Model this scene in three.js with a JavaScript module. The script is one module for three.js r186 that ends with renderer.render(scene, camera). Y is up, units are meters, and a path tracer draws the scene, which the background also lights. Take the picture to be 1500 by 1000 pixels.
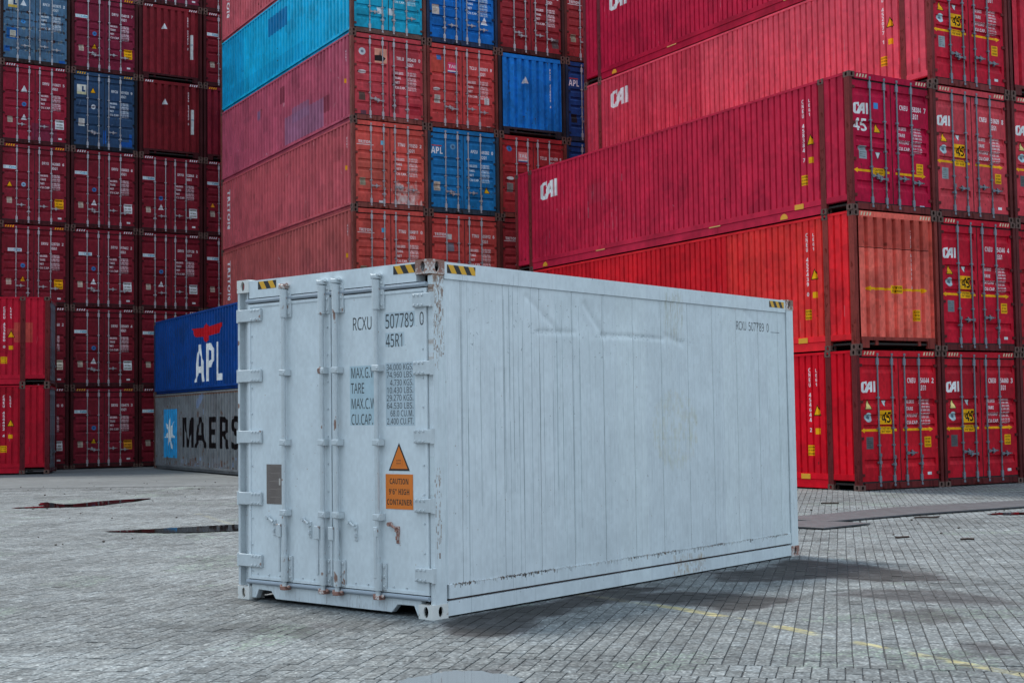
import * as THREE from 'three';
import { mergeGeometries } from 'three/addons/utils/BufferGeometryUtils.js';

// ---------------------------------------------------------------- camera, sky, sun, exposure
const scene = new THREE.Scene();
const EYE = 1.6045, PITCH = 0.0553, ROLL = 0.0143;
const camera = new THREE.PerspectiveCamera(2 * Math.atan(500 / 2013.9) * 180 / Math.PI, 1024 / 682, 0.1, 600);
camera.position.set(0, EYE, 0);
camera.up.set(Math.sin(ROLL), Math.cos(PITCH) * Math.cos(ROLL), Math.sin(PITCH) * Math.cos(ROLL));
camera.lookAt(0, EYE + Math.sin(PITCH), -Math.cos(PITCH));

const SUN = new THREE.Vector3(-0.40, 1.28, -0.92).normalize();
{
  const w = 512, h = 256, d = new Float32Array(w * h * 4);
  for (let j = 0; j < h; j++) for (let i = 0; i < w; i++) {
    const ph = (i + 0.5) / w * Math.PI * 2 - Math.PI, th = ((j + 0.5) / h - 0.5) * Math.PI;
    const y = Math.sin(th), x = Math.cos(th) * Math.cos(ph), z = Math.cos(th) * Math.sin(ph);
    const up = Math.max(y, 0), c = Math.max(0, x * SUN.x + y * SUN.y + z * SUN.z);
    const cloud = 0.06 * Math.sin(3.1 * x + 2.3 * z + 1.7 * Math.sin(4 * z + y)) + 0.04 * Math.sin(7.3 * x - 5.1 * z + 2 * y);
    let l = 0.56 * ((1 + 1.7 * up) / 2.7 + 0.40 * Math.pow(c, 5) + cloud * up);
    if (y < 0) l = 0.2;
    const o = (j * w + i) * 4;
    d[o] = l * 0.81; d[o + 1] = l * 0.985; d[o + 2] = l * 1.15; d[o + 3] = 1;
  }
  const t = new THREE.DataTexture(d, w, h, THREE.RGBAFormat, THREE.FloatType);
  t.mapping = THREE.EquirectangularReflectionMapping; t.magFilter = t.minFilter = THREE.LinearFilter; t.wrapS = THREE.RepeatWrapping; t.needsUpdate = true;
  scene.background = t; scene.environment = t;
}
const sun = new THREE.DirectionalLight(0xfff6ea, 1.5);
sun.position.copy(SUN).multiplyScalar(90); sun.target.position.set(0, 0, -25);
sun.castShadow = true; sun.shadow.radius = 20; sun.shadow.mapSize.set(2048, 2048);
Object.assign(sun.shadow.camera, { left: -45, right: 45, top: 45, bottom: -45, near: 1, far: 220 });
scene.add(sun, sun.target);
const renderer = new THREE.WebGLRenderer({ antialias: true });
renderer.toneMapping = THREE.LinearToneMapping;
renderer.toneMappingExposure = 2.8;
renderer.shadowMap.enabled = true;

// ---------------------------------------------------------------- helpers
function rng(s) { return () => { s = (s + 0x6d2b79f5) | 0; let t = Math.imul(s ^ (s >>> 15), 1 | s); t = (t + Math.imul(t ^ (t >>> 7), 61 | t)) ^ t; return ((t ^ (t >>> 14)) >>> 0) / 4294967296; }; }
const H2 = (x, y, s) => { let n = Math.imul(x, 374761393) + Math.imul(y, 668265263) + Math.imul(s, 974634721); n = Math.imul(n ^ (n >>> 13), 1274126177); return ((n ^ (n >>> 16)) >>> 0) / 4294967296; };
function vnoise(x, y, s) {
  const xi = Math.floor(x), yi = Math.floor(y), a = x - xi, b = y - yi, u = a * a * (3 - 2 * a), v = b * b * (3 - 2 * b);
  const p = H2(xi, yi, s), q = H2(xi + 1, yi, s), r = H2(xi, yi + 1, s), t = H2(xi + 1, yi + 1, s);
  return p + (q - p) * u + (r - p) * v + (p - q - r + t) * u * v;
}
const fbm = (x, y, s, n = 4) => { let a = 0, w = 0.5, t = 0; for (let i = 0; i < n; i++) { a += w * vnoise(x, y, s + i * 17); t += w; x *= 2.03; y *= 2.03; w *= 0.5; } return a / t; };
const smooth = (a, b, x) => { const t = Math.min(1, Math.max(0, (x - a) / (b - a))); return t * t * (3 - 2 * t); };
const taken = {};
const numbered = (n) => { const k = taken[n] = (taken[n] ?? -1) + 1; return k ? n + '_' + String(k).padStart(3, '0') : n; };

class Geo {                                                         // triangles with flat normals; uv in metres unless a uv function is given
  constructor(uv) { this.p = []; this.t = []; this.f = uv; }
  tri(a, b, c, ua, ub, uc) {
    this.p.push(...a, ...b, ...c);
    if (ua) { this.t.push(...ua, ...ub, ...uc); return this; }
    const ux = b[0] - a[0], uy = b[1] - a[1], uz = b[2] - a[2], vx = c[0] - a[0], vy = c[1] - a[1], vz = c[2] - a[2];
    const nx = Math.abs(uy * vz - uz * vy), ny = Math.abs(uz * vx - ux * vz), nz = Math.abs(ux * vy - uy * vx);
    for (const q of [a, b, c]) {
      if (this.f) { this.t.push(...this.f(q)); continue; }
      if (ny > nx && ny > nz) this.t.push(q[0], q[2]); else if (nx > nz) this.t.push(q[2], q[1]); else this.t.push(q[0], q[1]);
    }
    return this;
  }
  quad(a, b, c, d) { return this.tri(a, b, c).tri(a, c, d); }
  box(x0, x1, y0, y1, z0, z1) {
    const P = (i, j, k) => [i ? x1 : x0, j ? y1 : y0, k ? z1 : z0];
    return this.quad(P(0, 0, 1), P(1, 0, 1), P(1, 1, 1), P(0, 1, 1)).quad(P(1, 0, 0), P(0, 0, 0), P(0, 1, 0), P(1, 1, 0))
      .quad(P(1, 0, 1), P(1, 0, 0), P(1, 1, 0), P(1, 1, 1)).quad(P(0, 0, 0), P(0, 0, 1), P(0, 1, 1), P(0, 1, 0))
      .quad(P(0, 1, 1), P(1, 1, 1), P(1, 1, 0), P(0, 1, 0)).quad(P(0, 0, 0), P(1, 0, 0), P(1, 0, 1), P(0, 0, 1));
  }
  cbox(x0, x1, y0, y1, z0, z1, c) {                                 // box with its front (+z) edges chamfered
    const A = [[x0, y0], [x1, y0], [x1, y1], [x0, y1]], B = [[x0 + c, y0 + c], [x1 - c, y0 + c], [x1 - c, y1 - c], [x0 + c, y1 - c]];
    const v = (q, z) => [q[0], q[1], z];
    this.quad(v(B[0], z1), v(B[1], z1), v(B[2], z1), v(B[3], z1));
    for (let i = 0; i < 4; i++) { const j = (i + 1) % 4; this.quad(v(A[i], z1 - c), v(A[j], z1 - c), v(B[j], z1), v(B[i], z1)); this.quad(v(A[i], z0), v(A[j], z0), v(A[j], z1 - c), v(A[i], z1 - c)); }
    return this.quad(v(A[3], z0), v(A[2], z0), v(A[1], z0), v(A[0], z0));
  }
  cyl(x, z, r, y0, y1, n = 8) {                                     // upright
    for (let i = 0; i < n; i++) {
      const a = i / n * 6.28319, b = (i + 1) / n * 6.28319, p = [x + r * Math.sin(a), z + r * Math.cos(a)], q = [x + r * Math.sin(b), z + r * Math.cos(b)];
      this.quad([p[0], y0, p[1]], [q[0], y0, q[1]], [q[0], y1, q[1]], [p[0], y1, p[1]]);
      this.tri([x, y1, z], [p[0], y1, p[1]], [q[0], y1, q[1]]).tri([x, y0, z], [q[0], y0, q[1]], [p[0], y0, p[1]]);
    }
    return this;
  }
  bar(a, b, r, n = 8) {                                             // round bar between two points
    const A = new THREE.Vector3(...a), B = new THREE.Vector3(...b), d = B.clone().sub(A).normalize(), u = Math.abs(d.y) < 0.9 ? new THREE.Vector3(0, 1, 0) : new THREE.Vector3(1, 0, 0);
    const e = d.clone().cross(u).normalize(), f = d.clone().cross(e), at = (P, t) => P.clone().addScaledVector(e, r * Math.cos(t)).addScaledVector(f, r * Math.sin(t)).toArray();
    for (let i = 0; i < n; i++) { const s = i / n * 6.28319, t = (i + 1) / n * 6.28319; this.quad(at(A, t), at(A, s), at(B, s), at(B, t)).tri(a, at(A, s), at(A, t)).tri(b, at(B, t), at(B, s)); }
    return this;
  }
  done() {
    const g = new THREE.BufferGeometry();
    g.setAttribute('position', new THREE.Float32BufferAttribute(this.p, 3)); g.setAttribute('uv', new THREE.Float32BufferAttribute(this.t, 2));
    g.computeVertexNormals(); return g;
  }
}
const part = (name, g, m, parent, label) => { const o = new THREE.Mesh(g, m); o.name = name; o.castShadow = o.receiveShadow = true; if (label) o.userData.label = label; parent.add(o); return o; };
const canvas = (w, h) => { const c = document.createElement('canvas'); c.width = w; c.height = h; return [c, c.getContext('2d')]; };
function tex(c, wrap = THREE.ClampToEdgeWrapping) { const t = new THREE.CanvasTexture(c); t.colorSpace = THREE.SRGBColorSpace; t.wrapS = t.wrapT = wrap; t.magFilter = THREE.LinearFilter; return t; }
function dataTex(w, h, fn, srgb = true) {
  const d = new Uint8Array(w * h * 4);
  for (let y = 0; y < h; y++) for (let x = 0; x < w; x++) { const c = fn(x, y), o = (y * w + x) * 4; for (let k = 0; k < 3; k++) d[o + k] = Math.max(0, Math.min(255, c[k])); d[o + 3] = 255; }
  const t = new THREE.DataTexture(d, w, h); if (srgb) t.colorSpace = THREE.SRGBColorSpace; t.wrapS = t.wrapT = THREE.MirroredRepeatWrapping; t.magFilter = THREE.LinearFilter; t.needsUpdate = true; return t;
}
const std = (o) => new THREE.MeshStandardMaterial({ roughness: 0.6, metalness: 0, ...o });
const paintMat = (o) => new THREE.MeshPhysicalMaterial({ roughness: 0.42, metalness: 0, specularIntensity: 0.12, ...o });
const hex = (c) => [parseInt(c.slice(1, 3), 16), parseInt(c.slice(3, 5), 16), parseInt(c.slice(5, 7), 16)];
const mix = (a, b, t) => { const p = hex(a), q = hex(b); return '#' + p.map((v, i) => Math.round(v + (q[i] - v) * t).toString(16).padStart(2, '0')).join(''); };

// ---------------------------------------------------------------- shared materials
const wearMap = dataTex(512, 512, (x, y) => {                       // grain, scuffs, rust flecks: multiplies a frame colour
  const n = fbm(x / 60, y / 90, 3), f = fbm(x / 5, y / 7, 9, 2), s = vnoise(x / 2.5, y / 60, 21);
  let v = 200 + 60 * (n - 0.5) + 34 * (f - 0.5) - 40 * smooth(0.72, 0.85, s);
  const rust = smooth(0.66, 0.74, fbm(x / 26, y / 40, 33)) * smooth(0.4, 0.6, f);
  return [v + 30 - rust * 60, v + 26 - rust * 105, v + 24 - rust * 125];
});
wearMap.repeat.set(0.4, 0.4);
const rustMap = dataTex(256, 256, (x, y) => { const n = fbm(x / 22, y / 22, 5), f = fbm(x / 4, y / 4, 8, 2); const k = 0.6 + 0.7 * n + 0.3 * (f - 0.5); return [92 * k, 62 * k + 8 * f, 54 * k + 10 * f]; });
rustMap.repeat.set(3, 3);
const M = {
  rodBlue: std({ color: '#7d8794', roughness: 0.45, metalness: 0.35, map: wearMap }), rodPale: std({ color: '#b4b7be', roughness: 0.5, metalness: 0.25, map: wearMap }),
  rust: std({ map: rustMap, roughness: 0.85 }), gasket: std({ color: '#17181b', roughness: 0.8 }), floor: std({ color: '#2b2523', roughness: 0.9 }),
  yellow: std({ color: '#d99a1c', roughness: .5 }), amber: std({ color: '#c9a05a', roughness: .5 }),
  steel: std({ color: '#8c8f96', roughness: 0.6, map: dataTex(256, 256, (x, y) => { const v = 118 + 40 * (fbm(x / 40, y / 40, 23) - .5) + 30 * (fbm(x / 5, y / 9, 24, 2) - .5); return [v, v, v * 1.01]; }) }),
};

// ---------------------------------------------------------------- ground: paving set in rows, open joints
const near = { x0: -11, z0: 7, s: 25 };
const L2 = (px, pz) => [px, pz];
const yellowLine = [L2(0.2, 13.0), L2(0.81, 12.25), L2(1.38, 11.5), L2(2.02, 10.44), L2(2.51, 9.42), L2(3.03, 8.53), L2(3.7, 7.3)];
const farLine = [L2(-5.6, 24.3), L2(-5.32, 23.74), L2(-4.62, 22.07), L2(-3.6, 19.8)];
const segDist = (x, z, a, b) => { const ux = b[0] - a[0], uz = b[1] - a[1], t = Math.max(0, Math.min(1, ((x - a[0]) * ux + (z - a[1]) * uz) / (ux * ux + uz * uz))); return Math.hypot(x - a[0] - ux * t, z - a[1] - uz * t); };
const stainsAndShade = [                                                    // damp, oily patches plus painted shade beside the container: outline in metres, strength
  [1.0, [[-0.62, 10.93], [-0.54, 10.31], [-0.28, 10.13], [-0.06, 10.27], [0.07, 10.65], [0.19, 11.07], [0.44, 11.68], [0.68, 12.08], [1.07, 12.41], [1.57, 13.05], [0.92, 12.92], [0.27, 12.13]]],
  [1.0, [[0.61, 11.87], [1.03, 12.05], [1.4, 11.66], [1.7, 11.35], [1.93, 11.4], [2.22, 11.75], [2.42, 11.99], [2.2, 12.28], [1.88, 12.51], [1.52, 12.65], [1.02, 12.61]]],
  [0.9, [[1.99, 14.14], [2.43, 14.27], [3.1, 15.2], [3.59, 14.71], [4.04, 14.0], [4.18, 13.17], [3.78, 13.11], [3.3, 13.28], [2.97, 13.54], [2.45, 13.27], [2.02, 13.43]]],
  [0.45, [[2.95, 11.22], [3.38, 11.37], [3.52, 10.78], [3.16, 10.47], [2.92, 10.73]]], [0.5, [[2.97, 9.55], [3.23, 9.61], [3.4, 9.32], [3.25, 8.92], [3.06, 9.13]]],
  [0.45, [[-0.29, 8.79], [-0.07, 9.08], [0.08, 9.17], [0.01, 8.88], [-0.16, 8.62]]], [0.55, [[-1.63, 11.03], [-1.37, 10.9], [-1.14, 10.77], [-1.29, 10.65], [-1.51, 10.73]]],
  [0.55, [[2.87, 12.3], [3.39, 12.63], [4.01, 12.27], [4.21, 11.49], [3.66, 11.55], [3.17, 11.82]]]].map(([a, p]) => ({ a, p, x0: Math.min(...p.map((q) => q[0])) - .4, x1: Math.max(...p.map((q) => q[0])) + .4, z0: Math.min(...p.map((q) => q[1])) - .4, z1: Math.max(...p.map((q) => q[1])) + .4 }));
const inside = (x, z, p) => { let o = false; for (let i = 0, j = p.length - 1; i < p.length; j = i++) if ((p[i][1] > z) !== (p[j][1] > z) && x < (p[j][0] - p[i][0]) * (z - p[i][1]) / (p[j][1] - p[i][1]) + p[i][0]) o = !o; return o; };
const pavingMap = dataTex(2048, 2048, (px, py) => {
  const x = near.x0 + (px + 0.5) / 2048 * near.s, z = near.z0 + (py + 0.5) / 2048 * near.s;
  const broad = fbm(x * 0.35, z * 0.55, 41), mid = fbm(x * 1.7, z * 2.3, 52, 3), g = H2(px, py, 7), g2 = vnoise(px / 2.2, py / 2.2, 77);
  let v = 95 + 30 * (broad - 0.5) + 30 * (mid - 0.5) + 50 * (g - 0.5) + 38 * (g2 - 0.5);
  let r = v * 0.955, gg = v, b = v * 1.02;
  if (g > 0.955) { r += 34; gg += 32; b += 30; }                    // pale aggregate
  let st = 0;
  for (const q of stainsAndShade) {
    if (x < q.x0 || x > q.x1 || z < q.z0 || z > q.z1) continue;
    let e = 9; for (let i = 0, j = q.p.length - 1; i < q.p.length; j = i++) e = Math.min(e, segDist(x, z, q.p[j], q.p[i]));
    if (inside(x, z, q.p)) e = -e; st = Math.max(st, q.a * (1 - smooth(-.10, .10, e + .34 * (fbm(x * 3.1, z * 3.1, 61, 4) - .5))));
  }
  st *= 0.55 + 0.9 * (fbm(x * 6, z * 6, 91, 4) - 0.1);
  const damp = smooth(0.60, 0.66, fbm(x * 0.8 + 9, z * 1.3, 71)) * smooth(0.42, 0.62, mid) * 0.22;
  const k = 1 - Math.max(Math.min(.72, st * 0.78), damp);
  r *= k * (1 + 0.05 * st); gg *= k * (1 - 0.05 * st); b *= k * (1 - 0.02 * st);
  const moss = smooth(0.63, 0.7, fbm(x * 1.1 + 30, z * 1.1, 83)) * smooth(0.45, 0.7, g2) * 0.06; r *= 1 - moss; b *= 1 - moss * 1.3;
  let dl = 9, on = 0.8;
  for (let i = 0; i + 1 < yellowLine.length; i++) dl = Math.min(dl, segDist(x, z, yellowLine[i], yellowLine[i + 1]));
  for (let i = 0; i + 1 < farLine.length; i++) { const e = segDist(x, z, farLine[i], farLine[i + 1]); if (e < dl) { dl = e; on = 0.22; } }
  if (dl < 0.08) { const worn = smooth(0.30, 0.52, fbm(x * 3.1, z * 3.1, 19)) * (.55 + .45 * smooth(0.2, 0.5, g2)) * on * (x < 1.2 && on > 0.5 ? 0.35 : 1) * (1 - smooth(0.05, 0.07, dl + 0.02 * (g2 - 0.5))); r += (150 - r) * worn; gg += (140 - gg) * worn; b += (96 - b) * worn; }
  return [r, gg, b];
});
const farMap = dataTex(1024, 1024, (px, py) => { const x = px * 0.08, z = py * 0.08, v = 96 + 24 * (fbm(x * 0.3, z * 0.5, 41) - 0.5) + 22 * (fbm(x * 2, z * 2, 52) - 0.5) + 16 * (H2(px, py, 4) - 0.5); return [v * 0.955, v, v * 1.02]; });
farMap.repeat.set(1 / 82, 1 / 82);
const grainBump = dataTex(512, 512, (x, y) => { const v = 110 * vnoise(x / 2, y / 2, 3) + 90 * H2(x, y, 5) + 40 * fbm(x / 30, y / 30, 6); return [v, v, v]; }, false);
grainBump.repeat.set(14, 14);
const paving = std({ map: pavingMap, vertexColors: true, roughness: 0.88, bumpMap: grainBump, bumpScale: 0.0022 });
const groundMat = std({ map: farMap, color: '#f6f6f6', roughness: 0.9 });
const bedMat = std({ color: '#343639', roughness: 0.95 });
const structure = (name, g, m) => { const o = part(name, g, m, scene); o.userData.kind = 'structure'; return o; };
{
  const g = new THREE.PlaneGeometry(600, 600, 1, 1); g.rotateX(-Math.PI / 2); g.translate(0, -0.022, -150);
  const p = g.attributes.position, u = g.attributes.uv; for (let i = 0; i < p.count; i++) u.setXY(i, p.getX(i), p.getZ(i));
  structure('ground', g, groundMat);
}
const pavement = new THREE.Group(); pavement.name = 'pavement'; pavement.userData.kind = 'structure'; scene.add(pavement);
{
  const A = 13.3 * Math.PI / 180, D = [Math.sin(A), Math.cos(A)], E = [Math.cos(A), -Math.sin(A)], BW = 0.1035, BL = 0.207, R = rng(11);
  const bed = new Geo().quad([-16, -0.0065, -7], [18, -0.0065, -7], [18, -0.0065, -35], [-16, -0.0065, -35]);
  part('joint_sand', bed.done(), bedMat, pavement);
  const list = [];
  for (let i = -200; i < 260; i++) for (let j = 15; j < 200; j++) {
    const close = j < 45; const half = !close && (i & 1);
    const e = i * BW + (close && (j >> 1 & 1) ? BW / 2 : 0) + 0.012 * (vnoise(i * .11, j * .19, 5) - .5), d = j * BL + (half ? BL / 2 : 0) + (close ? 0 : 0.05 * (H2(i, 3, 8) - .5)), x = D[0] * d + E[0] * e, z = D[1] * d + E[1] * e;
    if (z < 7.2 || z > 34.5 || Math.abs(x) > 0.40 * z + 1.3) continue;
    list.push([x, z, i, j]); if (j === 45 && half) { const q = d - BL * .75 ; list.push([D[0] * q + E[0] * e, D[1] * q + E[1] * e, i, j, .5]); }
  }
  const brick = (B, [x, z, i, j, cutLength = 1]) => {
    const settle = 0.010 * (fbm(x * 0.5, z * 0.5, 15, 2) - 0.5), open = smooth(-2.2, 1.0, x) ;
    const gs = 0.0016 + 0.0020 * open + 0.0016 * R() * R(), ge = 0.0022 + 0.0024 * R(), c = 0.0022 + 0.0016 * R();
    const y = settle + 0.004 * (R() - 0.5), tx = 0.012 * (R() - 0.5), tz = 0.010 * (R() - 0.5), rot = 0.012 * (R() - 0.5), ox = 0.004 * (R() - 0.5), oz = 0.005 * (R() - 0.5);
    const hl = BL / 2 * cutLength - ge, hw = BW / 2 - gs, V = (u, v, dy) => {
      const a = u + v * rot + oz, b = v - u * rot + ox, X = x + D[0] * a + E[0] * b, Z = z + D[1] * a + E[1] * b;
      return [X, y + dy + u * tx + v * tz, -Z];
    };
    const top = [[-hl + c, -hw + c], [hl - c, -hw + c], [hl - c, hw - c], [-hl + c, hw - c]].map(([u, v]) => V(u, v, 0));
    const low = [[-hl, -hw], [hl, -hw], [hl, hw], [-hl, hw]].map(([u, v]) => V(u, v, -c)), deep = [[-hl, -hw], [hl, -hw], [hl, hw], [-hl, hw]].map(([u, v]) => V(u, v, -0.03));
    const n0 = B.p.length / 3;
    B.quad(top[3], top[2], top[1], top[0]);
    for (let k = 0; k < 4; k++) { const l = (k + 1) % 4; B.quad(low[l], low[k], top[k], top[l]); if (z < 15) B.quad(deep[l], deep[k], low[k], low[l]); }
    const q = R(), tone = 0.78 + 0.34 * R() - (q < 0.07 ? 0.2 : 0) + (q > 0.95 ? 0.1 : 0), warm = 0.03 * (R() - 0.5);
    const n1 = B.p.length / 3; for (let k = n0; k < n1; k++) B.c.push(tone * (1 + warm), tone, tone * (1 - warm));
  };
  const fresh = () => { const B = new Geo((p) => [(p[0] - near.x0) / near.s, (-p[2] - near.z0) / near.s]); B.c = []; return B; };
  const finish = (B) => { const g = B.done(); g.setAttribute('color', new THREE.Float32BufferAttribute(B.c, 3)); return g; };
  const seen = list.filter(([x, z]) => z > 8.15 && Math.abs(x) < 0.378 * z).sort((a, b) => a[1] - 0.03 * Math.abs(a[0]) - b[1] + 0.03 * Math.abs(b[0])).slice(0, 300), single = new Set(seen);
  for (const b of seen) { const B = fresh(); brick(B, b); part(numbered('brick'), finish(B), paving, pavement); }
  const B = fresh(); for (const b of list) if (!single.has(b)) brick(B, b);
  part('brick_rows', finish(B), paving, pavement).userData.kind = 'stuff';
}
function flat(name, pts, y, m) {                                    // an uneven pool on the ground, pts = [x, depth]
  const v = pts.map(([x, z]) => new THREE.Vector3(x, 0, -z)), cv = new THREE.CatmullRomCurve3(v, true).getPoints(pts.length * 8), R = rng(pts.length * 7);
  const s = new THREE.Shape(cv.map((p) => new THREE.Vector2(p.x + 0.05 * (R() - 0.5), -p.z + 0.05 * (R() - 0.5))));
  const g = new THREE.ShapeGeometry(s); g.rotateX(-Math.PI / 2); g.translate(0, y, 0); return structure(name, g, m);
}
const water = new THREE.MeshPhysicalMaterial({ color: '#1a1614', roughness: 0.03, ior: 1.33, specularIntensity: 1 });
flat('puddle', [[-9.65, 26.5], [-8.9, 26.45], [-8.2, 26.75], [-7.9, 27.6], [-7.7, 29.2], [-8.4, 28.6], [-8.9, 27.5], [-9.3, 27.9], [-9.6, 28.3], [-9.5, 27.5], [-9.2, 27.05]], 0.012, water);
flat('puddle_001', [[-6.05, 20.45], [-5.4, 20.15], [-4.7, 20.05], [-4.0, 20.3], [-3.3, 20.6], [-3.2, 21.5], [-4.2, 21.5], [-4.9, 21.15], [-5.5, 20.75]], 0.012, water);
const shallow = new THREE.MeshPhysicalMaterial({ color: '#63686c', roughness: 0.05, ior: 1.33 });  // shallow water, its base also lightened to stand for a bright reflection
flat('puddle_002', [[-0.72, 8.45], [-0.4, 8.2], [0.0, 8.3], [0.02, 8.52], [-0.12, 8.7], [-0.36, 8.82], [-0.55, 8.7]], 0.009, shallow);
flat('puddle_003', [[7.3, 21.35], [8.1, 21.2], [9.0, 21.3], [9.2, 21.75], [8.2, 21.7], [7.6, 21.6]], 0.012, water);

const tag = (o, label, category, group) => { o.userData.label = label; o.userData.category = category; if (group) o.userData.group = group; return o; };
// ---------------------------------------------------------------- container geometry
const W = 2.438, HW = W / 2;
const CX = 0.178, CY = 0.118, CZ = 0.162;
function castingGeo(n) {                                            // hollow corner casting with an oval hole in every face
  const g = new Geo(), bx = CZ / 2, by = CY / 2, bz = CX / 2;
  const face = (w, h, d, rx, ry, map) => {
    const at = (a) => { const c = Math.cos(a), s = Math.sin(a), k = Math.min(w / Math.max(1e-6, Math.abs(c)), h / Math.max(1e-6, Math.abs(s))); return [c * k, s * k]; };
    const ca = Math.atan2(h, w), an = [ca, Math.PI - ca, Math.PI + ca, -ca + 2 * Math.PI]; for (let i = 0; i < n; i++) an.push((i + 0.5) / n * 2 * Math.PI);
    an.sort((a, b) => a - b);
    for (let i = 0; i < an.length; i++) {
      const a = an[i], b = an[(i + 1) % an.length], P = at(a), Q = at(b), el = (t) => [rx * Math.cos(t), ry * Math.sin(t)], p = el(a), q = el(b), T = d - 0.014;
      g.quad(map(p[0], p[1], d), map(P[0], P[1], d), map(Q[0], Q[1], d), map(q[0], q[1], d));
      g.quad(map(p[0], p[1], T), map(p[0], p[1], d), map(q[0], q[1], d), map(q[0], q[1], T));
    }
  };
  face(bx, by, bz, 0.027, 0.044, (u, v, d) => [u, v, d]); face(bx, by, bz, 0.027, 0.044, (u, v, d) => [-u, v, -d]);
  face(bz, by, bx, 0.028, 0.044, (u, v, d) => [d, v, -u]); face(bz, by, bx, 0.028, 0.044, (u, v, d) => [-d, v, u]);
  face(bx, bz, by, 0.032, 0.06, (u, v, d) => [u, d, -v]); face(bx, bz, by, 0.032, 0.06, (u, v, d) => [u, -d, v]);
  return g.done();
}
const KIND = { long: { L: 13.716, H: 2.896, pitch: 0.197, rail: 0.335 }, high: { L: 12.192, H: 2.896, pitch: 0.272, rail: 0.17 }, low: { L: 12.192, H: 2.591, pitch: 0.272, rail: 0.17 } };
const casting8 = castingGeo(8);
function corrugate(g, a0, a1, y0, y1, pitch, depth, put, cut = [0.42, 0.53, 0.88]) {          // ribs across a..a1; put(a, y, d) gives a point, d = depth below the outer face
  const n = Math.max(1, Math.round((a1 - a0) / pitch)), p = (a1 - a0) / n, prof = [];
  for (let i = 0; i < n; i++) { const s = a0 + i * p; prof.push([s, 0], [s + p * cut[0], 0], [s + p * cut[1], depth], [s + p * cut[2], depth]); }
  prof.push([a1, 0]);
  for (let i = 0; i + 1 < prof.length; i++) { const [a, d] = prof[i], [b, e] = prof[i + 1]; g.quad(put(a, y0, d), put(b, y0, e), put(b, y1, e), put(a, y1, d)); }
}
const GROOVES = { long: [[2.50, .17], [1.80, .15], [1.50, .13], [1.30, .1], [0.55, .17]], high: [[2.52, .12], [1.86, .12], [1.58, .12], [1.30, .12], [0.92, .12], [0.52, .12]], low: [[2.22, .12], [1.66, .12], [1.40, .12], [1.14, .12], [0.82, .12], [0.50, .12]] };
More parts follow.
